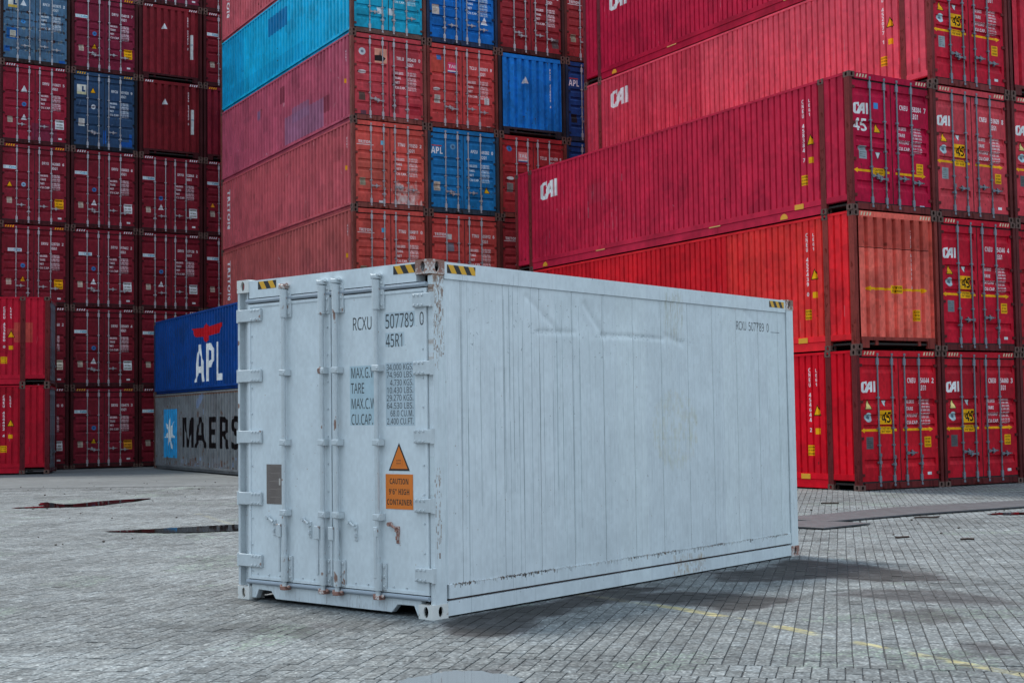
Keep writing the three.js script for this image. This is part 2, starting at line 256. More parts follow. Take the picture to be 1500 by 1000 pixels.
function kit(type) {
  const { L, H, pitch, rail } = KIND[type], Z = L / 2, K = {}, faceUV = (p) => [(p[0] + HW) / W, p[1] / H];
  let g = new Geo((p) => [(p[2] + Z) / L, p[1] / H]);
  const top = H - 0.062, long = type === 'long', q = 12.192 / 2, ribD = long ? 0.036 : 0.042, cut = long ? [0.70, 0.76, 0.93] : undefined;    // side sheets
  const spans = long ? [[-Z + .14, -q + .0], [-q + .16, q - .16], [q, Z - .14]] : [[-Z + .14, Z - .14]];
  for (const [a, b] of spans) corrugate(g, a, b, rail, top, pitch, ribD, (s, y, d) => [-HW + 0.012 + d, y, s], cut);
  K.sideA = g.done();
  g = new Geo((p) => [(Z - p[2]) / L, p[1] / H]);
  for (const [a, b] of spans) corrugate(g, -b, -a, rail, top, pitch, ribD, (s, y, d) => [HW - 0.012 - d, y, -s], cut);
  K.sideB = g.done();
  g = new Geo();                                                    // roof with shallow cross ribs, floor
  corrugate(g, -Z + .1, Z - .1, -HW + .05, HW - .05, 0.42, 0.02, (s, x, d) => [x, H - 0.012 - d, -s]); K.roof = g.done();
  K.floor = new Geo().box(-HW + .06, HW - .06, 0.11, 0.15, -Z + .05, Z - .05).done();
  // frame: posts, top rails, bottom rails
  K.posts = []; K.ends = [];
  for (const s of [-1, 1]) {
    const X = (a, b) => s > 0 ? [a, b] : [-b, -a];
    for (const e of [-1, 1]) {
      const Zr = (a, b) => e > 0 ? [a, b] : [-b, -a];
      K.posts.push(['corner_post', new Geo().box(...X(HW - .085, HW), CY, H - CY, ...Zr(Z - .15, Z - .004)).box(...X(HW - .15, HW - .085), CY, H - CY, ...Zr(Z - .15, Z - .055)).done()]);
      if (long) K.posts.push(['side_post', new Geo().box(...X(HW - .07, HW - .001), CY, H - CY, ...Zr(q - .16, q)).done()]);
    }
    const rl = new Geo((p) => [(p[2] + Z) / L, p[1] / H]); (K.rails ??= []).push(rl); g = rl;
    g.box(...X(HW - .06, HW - .004), H - .062, H - .008, -Z + CX, Z - CX); rl.top = g.done(); g = new Geo(rl.f); rl.low = g;
    if (long) {
      g.box(...X(HW - .05, HW - .004), .215, rail, -Z + .15, Z - .15); g.box(...X(HW - .08, HW - .03), .2, .215, -Z + .15, Z - .15);
      g.box(...X(HW - .05, HW - .012), .03, .2, -q + .1, q - .1);
    } else { g.box(...X(HW - .05, HW - .004), .10, rail, -Z + .15, Z - .15); g.box(...X(HW - .11, HW - .055), .02, .10, -Z + .15, Z - .15); }
    rl.low = g.done();
  }
  K.posts.push(['end_header', new Geo().box(-HW + .16, HW - .16, H - .10, H - .01, -Z + .01, -Z + .07).done()], ['end_sill', new Geo().box(-HW + .16, HW - .16, .02, .17, -Z + .01, -Z + .07).done()]);
  K.castings = [];
  for (const x of [-HW + CZ / 2, HW - CZ / 2]) for (const y of [CY / 2, H - CY / 2 - .0015]) { for (const z of [-Z + CX / 2, Z - CX / 2]) K.castings.push([x, y, z]); if (long) for (const z of [-q + CX / 2, q - CX / 2]) K.castings.push([x - Math.sign(x) * -.002, y, z]); }
  // far end sheet and a near end sheet for containers that show their blind end
  g = new Geo(); corrugate(g, -HW + .15, HW - .15, .17, H - .10, 0.26, 0.045, (s, y, d) => [-s, y, -Z + .02 + d]); K.farEnd = g.done();
  g = new Geo(faceUV); corrugate(g, -HW + .15, HW - .15, .27, H - .13, 0.262, 0.07, (s, y, d) => [s, y, Z - .02 - d], [0.56, 0.63, 0.92]); K.nearEnd = g.done();
  g = new Geo(faceUV); g.box(-HW + .17, HW - .17, H - .13, H - .012, Z - .08, Z - .014); K.endHeader = g.done();
  g = new Geo(faceUV); g.box(-HW + .15, HW - .15, .20, .27, Z - .08, Z - .01); for (const s of [-1, 1]) { g.box(s * .95 - .1, s * .95 + .1, .04, .20, Z - .08, Z - .012); g.box(s * .62 - .04, s * .62 + .04, .10, .20, Z - .09, Z - .03); } K.endSill = g.done();
  // doors
  g = new Geo(faceUV); g.box(-HW + .17, HW - .17, H - .135, H - .012, Z - .09, Z - .012); K.header = g.done();
  g = new Geo(faceUV); g.box(-HW + .165, HW - .165, .025, .155, Z - .09, Z - .010); K.sill = g.done();
  const y0 = .185, y1 = H - .165, zf = Z - .045;
  for (const s of [-1, 1]) {
    const xa = s < 0 ? -HW + .115 : .012, xb = s < 0 ? -.012 : HW - .115;
    g = new Geo(faceUV);
    const ga = xa + .075, gb = xb - .075, V = (x, y, d = 0) => [x, y, zf - d], lines = [];
    g.quad(V(xa, y0), V(ga, y0), V(ga, y1), V(xa, y1)).quad(V(gb, y0), V(xb, y0), V(xb, y1), V(gb, y1));
    let last = y1;
    for (const [c, h] of GROOVES[type]) {
      const t = c + h / 2, b = c - h / 2, sl = h * 0.22, d = .034;
      g.quad(V(ga, t), V(gb, t), V(gb, last), V(ga, last));
      g.quad(V(ga, t - sl * .5, d), V(gb, t - sl * .5, d), V(gb, t), V(ga, t)).quad(V(ga, b + sl * 2, d), V(gb, b + sl * 2, d), V(gb, t - sl * .5, d), V(ga, t - sl * .5, d)).quad(V(ga, b), V(gb, b), V(gb, b + sl * 2, d), V(ga, b + sl * 2, d));
      for (const [x, k] of [[ga, 1], [gb, -1]]) { const P = [V(x, t), V(x, t - sl * .5, d), V(x, b + sl * 2, d), V(x, b)]; if (k > 0) g.quad(P[0], P[3], P[2], P[1]); else g.quad(P[0], P[1], P[2], P[3]); }
      last = b;
    }
    g.quad(V(ga, y0), V(gb, y0), V(gb, last), V(ga, last));
    g.box(xa + .002, xb - .002, y0 + .002, y1 - .002, zf - .06, zf - .04);
    K[s < 0 ? 'doorA' : 'doorB'] = g.done();
  }
  g = new Geo(); g.box(-HW + .10, HW - .10, y1 - .005, H - .135, Z - .075, Z - .05).box(-HW + .10, HW - .10, .155, y0 + .005, Z - .075, Z - .05).box(-.02, .02, y0, y1, Z - .078, Z - .053); K.gasket = g.done();
  // lock rod, handle, hinge (each about its own foot)
  const zr = Z - .022, Rd = (g, r) => g.cyl(0, zr, r, .075, H - .065, 8);
  g = new Geo(); Rd(g, .0175);
  for (const y of [.23, H - .24]) { g.box(-.034, .034, y - .07, y + .07, zr - .022, zr + .012); }
  for (const y of [.075, H - .115]) g.box(-.03, .022, y, y + .05, zr - .03, zr + .022);
  for (const y of [H * .32, H * .44, H * .66]) g.box(-.042, .03, y - .018, y + .018, zr - .024, zr + .020);
  K.rod = g.done();
  g = new Geo(); g.box(0, .30, -.014, .014, Z - .004, Z + .010).box(-.025, .045, -.035, .03, Z - .012, Z + .016).box(.13, .20, -.034, .030, Z - .03, Z + .013).box(.15, .18, -.06, .06, Z - .045, Z - .012); K.handle = g.done();
  g = new Geo(); g.box(-.06, .06, -.03, .03, Z - .05, Z - .018); g.cyl(.05, Z - .022, .018, -.045, .045, 6); K.hinge = g.done();
  g = new Geo(); K.stub = g.box(-.03, .03, -.05, .05, Z - .045, Z - .02).done();
  return K;
}
const kits = {}; const getKit = (t) => kits[t] ??= kit(t);
const ROD_S = [0.60, 1.01, 1.375, 1.80];

// ---------------------------------------------------------------- paint and print
const K_ = (L, H, k) => ({ L, H, k });
function fit(c, str, x, yTop, w, h, k, H, color, bold = true) {      // text set into a box given in metres from the lower corner
  c.save(); c.font = (bold ? 'bold ' : '') + '100px sans-serif'; c.fillStyle = color; c.textBaseline = 'alphabetic';
  const mw = Math.max(1, c.measureText(str).width); c.translate(x * k, (H - yTop) * k); c.scale(w * k / mw, h * k / 71.4); c.fillText(str, 0, 71.4); c.restore();
}
const rect = (c, x, y, w, h, k, H, col) => { c.fillStyle = col; c.fillRect(x * k, (H - y) * k, w * k, h * k); };   // y = upper edge
const poly = (c, pts, k, H, col) => { c.fillStyle = col; c.beginPath(); pts.forEach(([x, y], i) => c[i ? 'lineTo' : 'moveTo'](x * k, (H - y) * k)); c.closePath(); c.fill(); };
const disc = (c, x, y, rx, ry, k, H, col) => { c.fillStyle = col; c.beginPath(); c.ellipse(x * k, (H - y) * k, rx * k, ry * k, 0, 0, 7); c.fill(); };
function stacked(c, str, x, yTop, w, h, step, k, H, col) { [...str].forEach((ch, i) => { if (ch !== ' ') fit(c, ch, x, yTop - i * step, w, h, k, H, col); }); }
function weather(c, w, h, k, col, seed, o = {}) {                   // faded, patched and scratched paint
  const R = rng(seed), dark = mix(col, '#1c1210', 0.55), pale = '#' + hex(col).map((v) => Math.min(255, Math.round(v * 1.22 + 6)).toString(16).padStart(2, '0')).join(''), rust = '#4a2a20';
  c.fillStyle = col; c.fillRect(0, 0, w, h);
  const n = (o.patch ?? 1) * 14 * Math.max(1, w / h);
  for (let i = 0; i < n; i++) { c.globalAlpha = 0.05 + 0.10 * R(); c.fillStyle = R() < 0.5 ? dark : pale; const x = R() * w, y = R() * h, a = (0.1 + 0.5 * R()) * k, b = (0.08 + 0.5 * R()) * k; c.beginPath(); for (let q = 0; q < 9; q++) c[q ? 'lineTo' : 'moveTo'](x + a * Math.cos(q * .7) * (.6 + .6 * R()), y + b * Math.sin(q * .7) * (.6 + .6 * R())); c.fill(); }
  for (let i = 0; i < (o.streak ?? 1) * w / k * 9; i++) { c.globalAlpha = 0.06 + 0.16 * R(); c.fillStyle = R() < 0.7 ? dark : pale; c.fillRect(R() * w, R() * h * 0.8, 1 + R() * 1.6, (0.1 + 0.7 * R()) * k); }
  for (let i = 0; i < (o.scratch ?? 1) * w / k * 2.2; i++) { c.globalAlpha = 0.2 + 0.4 * R(); c.strokeStyle = R() < 0.6 ? pale : '#d8d0cc'; c.lineWidth = 0.7 + R(); c.beginPath(); const x = R() * w, y = R() * h; c.moveTo(x, y); c.lineTo(x + (R() - .5) * .16 * k, y + (R() - .2) * .3 * k); c.stroke(); }
  for (let i = 0; i < (o.rust ?? 1) * w / k * 4; i++) { c.globalAlpha = 0.35 + 0.5 * R(); c.fillStyle = rust; const x = R() * w, y = Math.pow(R(), 0.7) * h, r = (0.004 + 0.018 * R() * R()) * k + .5; c.beginPath(); c.ellipse(x, y, r, r * (0.8 + R()), 0, 0, 7); c.fill(); if (R() < .4) { c.globalAlpha *= .5; c.fillRect(x - r * .4, y, r * .8, (.05 + .25 * R()) * k); } }
  c.globalAlpha = 1;
}
function grain(c, w, h, seed, amt = 14) { const d = c.getImageData(0, 0, w, h), a = d.data; for (let y = 0, i = 0; y < h; y++) for (let x = 0; x < w; x++, i += 4) { const n = (H2(x, y, seed) - .5) * amt * .7 + (vnoise(x / 9, y / 14, seed) - .5) * amt * 1.3 + (vnoise(x / 40, y / 60, seed + 3) - .5) * amt * 1.2, f = 1 + n / 110; a[i] *= f; a[i + 1] *= f; a[i + 2] *= f; } c.putImageData(d, 0, 0); }
const WHITE = '#d9dadb', YEL = '#e3a314';
function threeBars(c, x, y, w, h, k, H, col) {                      // the slanted three-letter mark of the crimson stack
  const X = (u) => x + u * w, Y = (v) => y - v * h;
  poly(c, [[.08, .08], [.40, 0], [.40, .34], [.30, .36], [.30, .20], [.19, .23], [.17, .76], [.24, .80], [.36, .42], [.56, .05], [.78, 0], [.78, .93], [.63, .95], [.63, .70], [.52, .72], [.42, .98], [.10, 1.0], [0, .88], [0, .2]].map(([u, v]) => [X(u), Y(v)]), k, H, col);
  poly(c, [[.56, .52], [.63, .30], [.63, .50]].map(([u, v]) => [X(u), Y(v)]), k, H, '#8d1c30');
  poly(c, [[.86, 0], [1, 0], [1, .93], [.86, .95]].map(([u, v]) => [X(u), Y(v)]), k, H, col);
}
function stripes(c, x, y, w, h, k, H, col) { for (let i = 0; i < 4; i++) { const u = x + (i + .12) * w / 4; poly(c, [[u, y - h], [u + w * .13, y - h], [u + w * .21, y], [u + w * .08, y]], k, H, col); } }
function caution(c, x, y, w, h, k, H, col) { rect(c, x, y, w, h, k, H, col); const d = '#33280f'; fit(c, 'CAUTION', x + w * .12, y - h * .10, w * .76, h * .17, k, H, d); fit(c, "9'6\" HIGH", x + w * .15, y - h * .41, w * .7, h * .17, k, H, d); fit(c, 'CONTAINER', x + w * .08, y - h * .72, w * .84, h * .17, k, H, d); }
const tri = (c, x, y, s, k, H, col, edge = '#20180a', inv) => { const e = inv ? -1 : 1; poly(c, [[x, y + e * s * .55], [x + s * .5, y - e * s * .45], [x - s * .5, y - e * s * .45]], k, H, edge); poly(c, [[x, y + e * s * .42], [x + s * .39, y - e * s * .38], [x - s * .39, y - e * s * .38]], k, H, col); };
function doorPrint(o) {
  const H = KIND[o.type].H, k = o.type === 'long' ? 205 : 150, w = Math.round(W * k), h = Math.round(H * k), [cv, c] = canvas(w, h), dy = H - 2.896;
  weather(c, w, h, k, o.paint, o.seed, o.wear ?? {});
  const T = (s, x, y, ww, hh, col = WHITE) => fit(c, s, x, y + dy, ww, hh, k, H, col), Rc = (x, y, ww, hh, col) => rect(c, x, y + dy, ww, hh, k, H, col);
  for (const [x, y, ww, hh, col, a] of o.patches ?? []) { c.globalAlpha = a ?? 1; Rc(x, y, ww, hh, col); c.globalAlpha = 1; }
  if (o.stripe) for (const x of [.20, 1.92]) stripes(c, x, H - .03, .33, .075, k, H, o.stripe);
  if (o.blind) {                                                    // blind end: upright number, triangle
    if (o.arrow) { Rc(.42, 1.30, 1.6, .05, YEL); Rc(1.03, 1.36, .36, .17, YEL); T('CAUTION', 1.07, 1.33, .28, .04, '#33280f'); T("9'6\" HIGH", 1.07, 1.26, .28, .04, '#33280f'); for (const s of [-1, 1]) poly(c, [[1.22 + s * .88, 1.275], [1.22 + s * .76, 1.335], [1.22 + s * .76, 1.215]], k, H, YEL); caution(c, 1.72, .86, .15, .24, k, H, YEL); }
    if (o.num) stacked(c, o.num, o.arrow ? 1.68 : 1.86, 2.55 + dy, .055, .075, .098, k, H, WHITE);
    if (o.triangle) tri(c, .98, 2.1 + dy, .22, k, H, '#cfd3d6', '#cfd3d6');
    if (o.bar) { Rc(2.0, 1.9, .10, .95, '#c8cdcb'); T('Cube', 2.01, 1.55, .08, .06, '#2a5a78'); }
  } else {
    const A = o.idY ?? 2.32;
    if (o.code) { T(o.code, 1.47, A, .25, .105); T(o.no, 1.80, A, .32, .105); T(o.chk, 2.19, A, .07, .105); T(o.iso, 1.82, A - .16, .21, .105); }
    const wy = o.wY ?? 1.86;
    if (o.weights !== 0) { ['MAX.GROSS', 'TARE', o.type === 'long' ? 'PAYLOAD' : 'NET', 'CU.CAP.'].forEach((s, i) => { T(s, 1.42, wy - i * .145, i ? .05 * s.length : .27, .075); for (const q of [0, 1]) T(['30.480 KGS.', '67.200 LBS.', '4.800 KGS.', '10.580 LBS.', '25.680 KGS.', '56.620 LBS.', '86.0 CU.M.', '3.040 CU.FT.'][i * 2 + q], 1.82, wy + .015 - i * .145 - q * .068, .31, .046); }); }
    for (const [kind, x, y, s, col] of o.marks ?? []) {
      if (kind === 'tri') tri(c, x, y + dy, s, k, H, col, col === '#cfd3d6' ? col : '#3a2a10'); else if (kind === 'inv') tri(c, x, y + dy, s, k, H, col, '#30343a', 1);
      else if (kind === 'disc') { disc(c, x, y + dy, s * .5, s * .5, k, H, col); disc(c, x, y + dy, s * .22, s * .2, k, H, mix(col, '#202840', .5)); }
      else if (kind === 'plate') { Rc(x, y, s, s * 1.25, col); for (let i = 0; i < 5; i++) Rc(x + s * .12, y - s * (.2 + .2 * i), s * (.4 + .35 * H2(i, o.seed, 2)), s * .06, mix(col, '#303030', .45)); }
      else if (kind === 'sq') Rc(x, y, s, s, col); else if (kind === 'label') Rc(x, y, s, s * .5, col); else if (kind === 'pill') { disc(c, x, y + dy, s * .5, s * .2, k, H, col); }
      else if (kind === 'caution') caution(c, x, y + dy, s, s * 1.12, k, H, col);
      else if (kind === '45') { Rc(x, y, .33, .29, YEL); c.save(); c.transform(1, 0, -.12, 1, .16 * (H - y - dy) * k, 0); T('45', x + .045, y - .035, .25, .22, '#15120c'); c.restore(); }
      else if (kind === 'big45') T('45', x, y, .40, .26);
      else if (kind === 'logo') threeBars(c, x, y + dy, s, s * .60, k, H, WHITE);
      else if (kind === 'arrow') { Rc(.20, y + .025, 1.90, .05, YEL); poly(c, [[.11, y + dy], [.22, y + dy + .055], [.22, y + dy - .055]], k, H, YEL); poly(c, [[2.20, y + dy], [2.09, y + dy + .055], [2.09, y + dy - .055]], k, H, YEL); Rc(.66, y + .075, .33, .15, YEL); T('CAUTION', .70, y + .05, .25, .04, '#33280f'); T("9'6\" HIGH", .70, y - .01, .25, .04, '#33280f'); Rc(1.13, y + .03, .18, .06, o.paint); }
      else if (kind === 'cube') { Rc(x, y, .48, .12, '#c3d3d8'); T('i', x + .06, y - .025, .02, .07, '#7fb2c6'); T('Cube', x + .20, y - .02, .24, .08, '#1f7fa8'); }
      else if (kind === 'word') { T(col, x, y, s, .085); Rc(x - .05, y - .11, s + .12, .018, WHITE); }
      else if (kind === 'pink') { Rc(x, y, s, s * .72, col); Rc(x, y - s * .72, s, s * .12, '#d5d5d5'); Rc(x, y - s * .84, s, s * .1, '#23407f'); T('TAL', x + s * .08, y - s * .2, s * .84, s * .3); }
      else if (kind === 'apl') { Rc(x + .02, y + .07, s * .85, .03, '#b8412f'); T('APL', x, y, s, s * .48); }
      else if (kind === 'ell') { Rc(x, y, .34, .36, '#cfcdc0'); Rc(x, y - .27, .34, .09, o.gold ?? '#c9c49a'); Rc(x + .18, y - .06, .06, .2, '#173a66'); Rc(x + .18, y - .2, .12, .06, '#173a66'); }
      else if (kind === 'photo') { Rc(x, y, s, s * 1.1, '#d79a84'); poly(c, [[x, y + dy - s * .95], [x, y + dy - s * .55], [x + s * .4, y + dy - s * .5], [x + s * .45, y + dy - s * .12], [x + s * .5, y + dy - s * .5], [x + s * .9, y + dy - s * .7], [x + s * .7, y + dy - s * .95]], k, H, '#2a2426'); }
      else if (kind === 'spill') { const R = rng(o.seed + 5); c.fillStyle = col; for (let i = 0; i < 130; i++) { c.globalAlpha = .15 + .35 * R(); c.beginPath(); c.ellipse((x + s * (R() - .5) * (.6 + R())) * k, (H - y - dy + s * 1.2 * R()) * k, (.02 + .07 * R()) * k, (.03 + .13 * R()) * k, 0, 0, 7); c.fill(); } c.globalAlpha = 1; }
      else if (kind === 'rusty') { const R = rng(o.seed + 6); for (let i = 0; i < 90; i++) { c.fillStyle = R() < .7 ? '#4a2c24' : '#8f8f86'; c.globalAlpha = .3 + .6 * R(); const gx = .15 + 2.1 * R(), gy = [1.9, 1.62, 1.34, .95, .55][Math.floor(R() * 5)] + .1 * (R() - .5); c.beginPath(); c.ellipse(gx * k, (H - gy) * k, (.01 + .07 * R() * R()) * k, (.015 + .05 * R()) * k, 0, 0, 7); c.fill(); if (R() < .4) c.fillRect(gx * k, (H - gy) * k, 1.5, .3 * R() * k); } c.globalAlpha = 1; }
    }
  }
  grain(c, w, h, o.seed, 13); return tex(cv);
}
function sidePrint(o) {
  const { L, H } = KIND[o.type], k = o.k ?? (o.type === 'long' ? 140 : 84), w = Math.round(L * k), h = Math.round(H * k), [cv, c] = canvas(w, h);
  weather(c, w, h, k, o.paint, o.seed, { patch: 1.3, streak: .7, scratch: 1.1, rust: .5, ...(o.wear ?? {}) });
  const R = rng(o.seed + 1), S = (s) => L - s;                      // s counts from the near end
  for (const [x0, x1, col, a] of o.bands ?? []) for (let x = x0; x < x1; x += .197) { c.globalAlpha = a * (.6 + .8 * R()); rect(c, S(x + .197), H, .197, H, k, H, col); c.globalAlpha = 1; }
  for (const [s, y, ww, hh, col, a] of o.patches ?? []) { c.globalAlpha = a ?? 1; rect(c, S(s), y, ww, hh, k, H, col); c.globalAlpha = 1; }
  if (o.scuff) for (let i = 0; i < o.scuff; i++) { c.globalAlpha = .25 + .45 * R(); c.fillStyle = '#b39a98'; const s = o.scuffAt ? o.scuffAt + (R() - .5) * 5 : R() * L, y = .3 + R() * 1.9; c.fillRect(S(s) * k, (H - y) * k, 1.2 + R(), (.05 + .25 * R()) * k); }
  c.globalAlpha = 1;
  if (o.logo) threeBars(c, S(12.30), 2.46, .86, .52, k, H, WHITE);
  if (o.num) { stacked(c, o.num, S(1.46), 2.57, .075, .085, .106, k, H, WHITE); stacked(c, 'LEG1', S(1.25), 2.55, .06, .075, .10, k, H, WHITE); tri(c, S(1.21), 1.66, .24, k, H, YEL); rect(c, S(1.28), 1.29, .13, .13, k, H, YEL); caution(c, S(1.54), .93, .21, .22, k, H, YEL); }
  if (o.word) { c.save(); c.translate(S(11.50) * k, (H - 2.22) * k); c.rotate(Math.PI / 2); c.font = 'bold 100px sans-serif'; c.fillStyle = WHITE; const mw = c.measureText(o.word).width; c.scale(1.46 * k / mw, .30 * k / 71.4); c.fillText(o.word, 0, 0); c.restore(); }
  if (o.id40) { stacked(c, o.id40, S(.78), 2.16, .05, .07, .095, k, H, WHITE); stacked(c, '42G1', S(.55), 2.16, .05, .07, .095, k, H, WHITE); rect(c, S(.58), 1.3, .09, .13, k, H, YEL); }
  if (o.draw) o.draw(c, S, k, H, R);
  grain(c, w, h, o.seed + 9, 10); return tex(cv);
}

// ---------------------------------------------------------------- containers
const plainSide = {};
const neutral = {};                                                  // pale worn sheet that a paint colour multiplies
function sideMat(type, paint, seed) { const key = type + paint; return plainSide[key] ??= paintMat({ map: neutral[type] ??= sidePrint({ type, paint: '#e2e2e2', seed, k: 70 }), color: new THREE.Color(paint).multiplyScalar(1.28) }); }
const frameMats = {}, frameMat = (c) => frameMats[c] ??= paintMat({ color: c, map: wearMap, roughness: .6, specularIntensity: .2 });
function container(o) {
  const K = getKit(o.type), { L, H } = KIND[o.type], Z = L / 2, g = new THREE.Group();
  g.name = numbered('shipping_container'); scene.add(g);
  tag(g, o.label, 'container', o.group); g.position.set(o.x, o.y, o.z); g.rotation.y = o.turn;
  const frame = frameMat(o.frame), end = o.blank ? frameMat(o.paint) : paintMat({ map: doorPrint(o) }), plain = sideMat(o.type, o.side ?? o.paint, 5), side = o.sidePrint ? paintMat({ map: sidePrint({ type: o.type, paint: o.side ?? o.paint, seed: o.seed + 40, ...o.sidePrint }) }) : plain;
  for (const [n, q] of K.posts) part(n, q, frame, g); for (const r of K.rails) { part('top_rail', r.top, plain, g); part('bottom_rail', r.low, plain, g); }
  part('side_wall', K.sideA, side, g); part('side_wall', K.sideB, plain, g); part('roof', K.roof, plain, g); part('floor', K.floor, M.floor, g); part('end_wall', K.farEnd, plain, g);
  for (const [x, y, z] of K.castings) part('corner_casting', casting8, o.casting ?? M.rust, g).position.set(x, y, z);
  for (const [kind, s, y, a, b] of o.markers ?? []) {                // reflectors on the near side rail
    const gm = kind === 'disc' ? new THREE.CylinderGeometry(a, a, .004, 14, 1, false, 0, Math.PI) : new THREE.BoxGeometry(.004, b, a), m = part('reflector', gm, kind === 'bar' ? M.amber : M.yellow, g);
    if (kind === 'disc') m.rotation.set(0, 0, Math.PI / 2); m.position.set(-HW - .001 + (y < .2 ? .006 : 0), y, Z - s);
  }
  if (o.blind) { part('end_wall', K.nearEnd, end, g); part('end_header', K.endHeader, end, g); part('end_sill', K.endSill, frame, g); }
  else {
    part('door_header', K.header, end, g); part('door_sill', K.sill, o.sillMat ?? frame, g); part('gasket', K.gasket, M.gasket, g);
    const doors = [part('door', K.doorA, end, g), part('door', K.doorB, end, g)], rod = o.rod ?? M.rodPale, R = rng(o.seed + 77);
    ROD_S.forEach((s, i) => {
      const d = doors[i >> 1]; part('locking_rod', K.rod, rod, d).position.x = s - HW;
      const hd = part('handle', K.handle, rod, d); hd.position.set(s - HW, { low: .64, high: .68, long: .71 }[o.type] + (i % 2 ? -.03 : .03) + .03 * (R() - .5), 0); if (i === 1 || (i === 0)) hd.rotation.set(0, 0, 0);
      if (i === 1) { hd.position.x -= 0; hd.scale.x = -1; }
      if (R() < .22) { hd.rotation.z = -Math.PI / 2; hd.scale.x = 1; }
    });
    for (const s of [-1, 1]) for (const f of [.11, .37, .63, .89]) { const hg = part('hinge', K.hinge, frame, doors[s < 0 ? 0 : 1]); hg.position.set(s * (HW - .115), f * H, 0); hg.scale.x = s; }
  }
  return g;
}
// stacks: near corner (x, depth), turn, column pitch
const STACK = { R: [7.0592, 28.137, 2.0987, 2.4745, 'long'], M: [-4.5697, 39.6223, 2.092, 2.4637, 'low'], L: [-18.0108, 48.0561, 2.136, 2.4985, 'high'] };
function place(st, col, row, o) {  // paint and side tones passed in are brightened in colour rather than by light
  const [x, z, yaw, pitch, type] = STACK[st], { L, H } = KIND[type], A = [Math.cos(yaw), Math.sin(yaw)], B = [A[1], -A[0]], R = rng(col * 31 + row * 7 + st.charCodeAt(0));
  const b = col * pitch + HW + .02 * (R() - .5), a = L / 2 + .03 * (R() - .5);
  return container({ type, x: x + A[0] * a + B[0] * b, z: -(z + A[1] * a + B[1] * b), y: row * H + .0005, turn: yaw - Math.PI / 2, seed: 100 + st.charCodeAt(0) * 50 + col * 11 + row, ...o });
}
const ORD = ['lowest', 'second up', 'third up', 'fourth up', 'fifth up', 'sixth up', 'seventh up'];
const WT = '#cfd3d6', BLU = '#3b6fa8', TAN = '#b3a596';

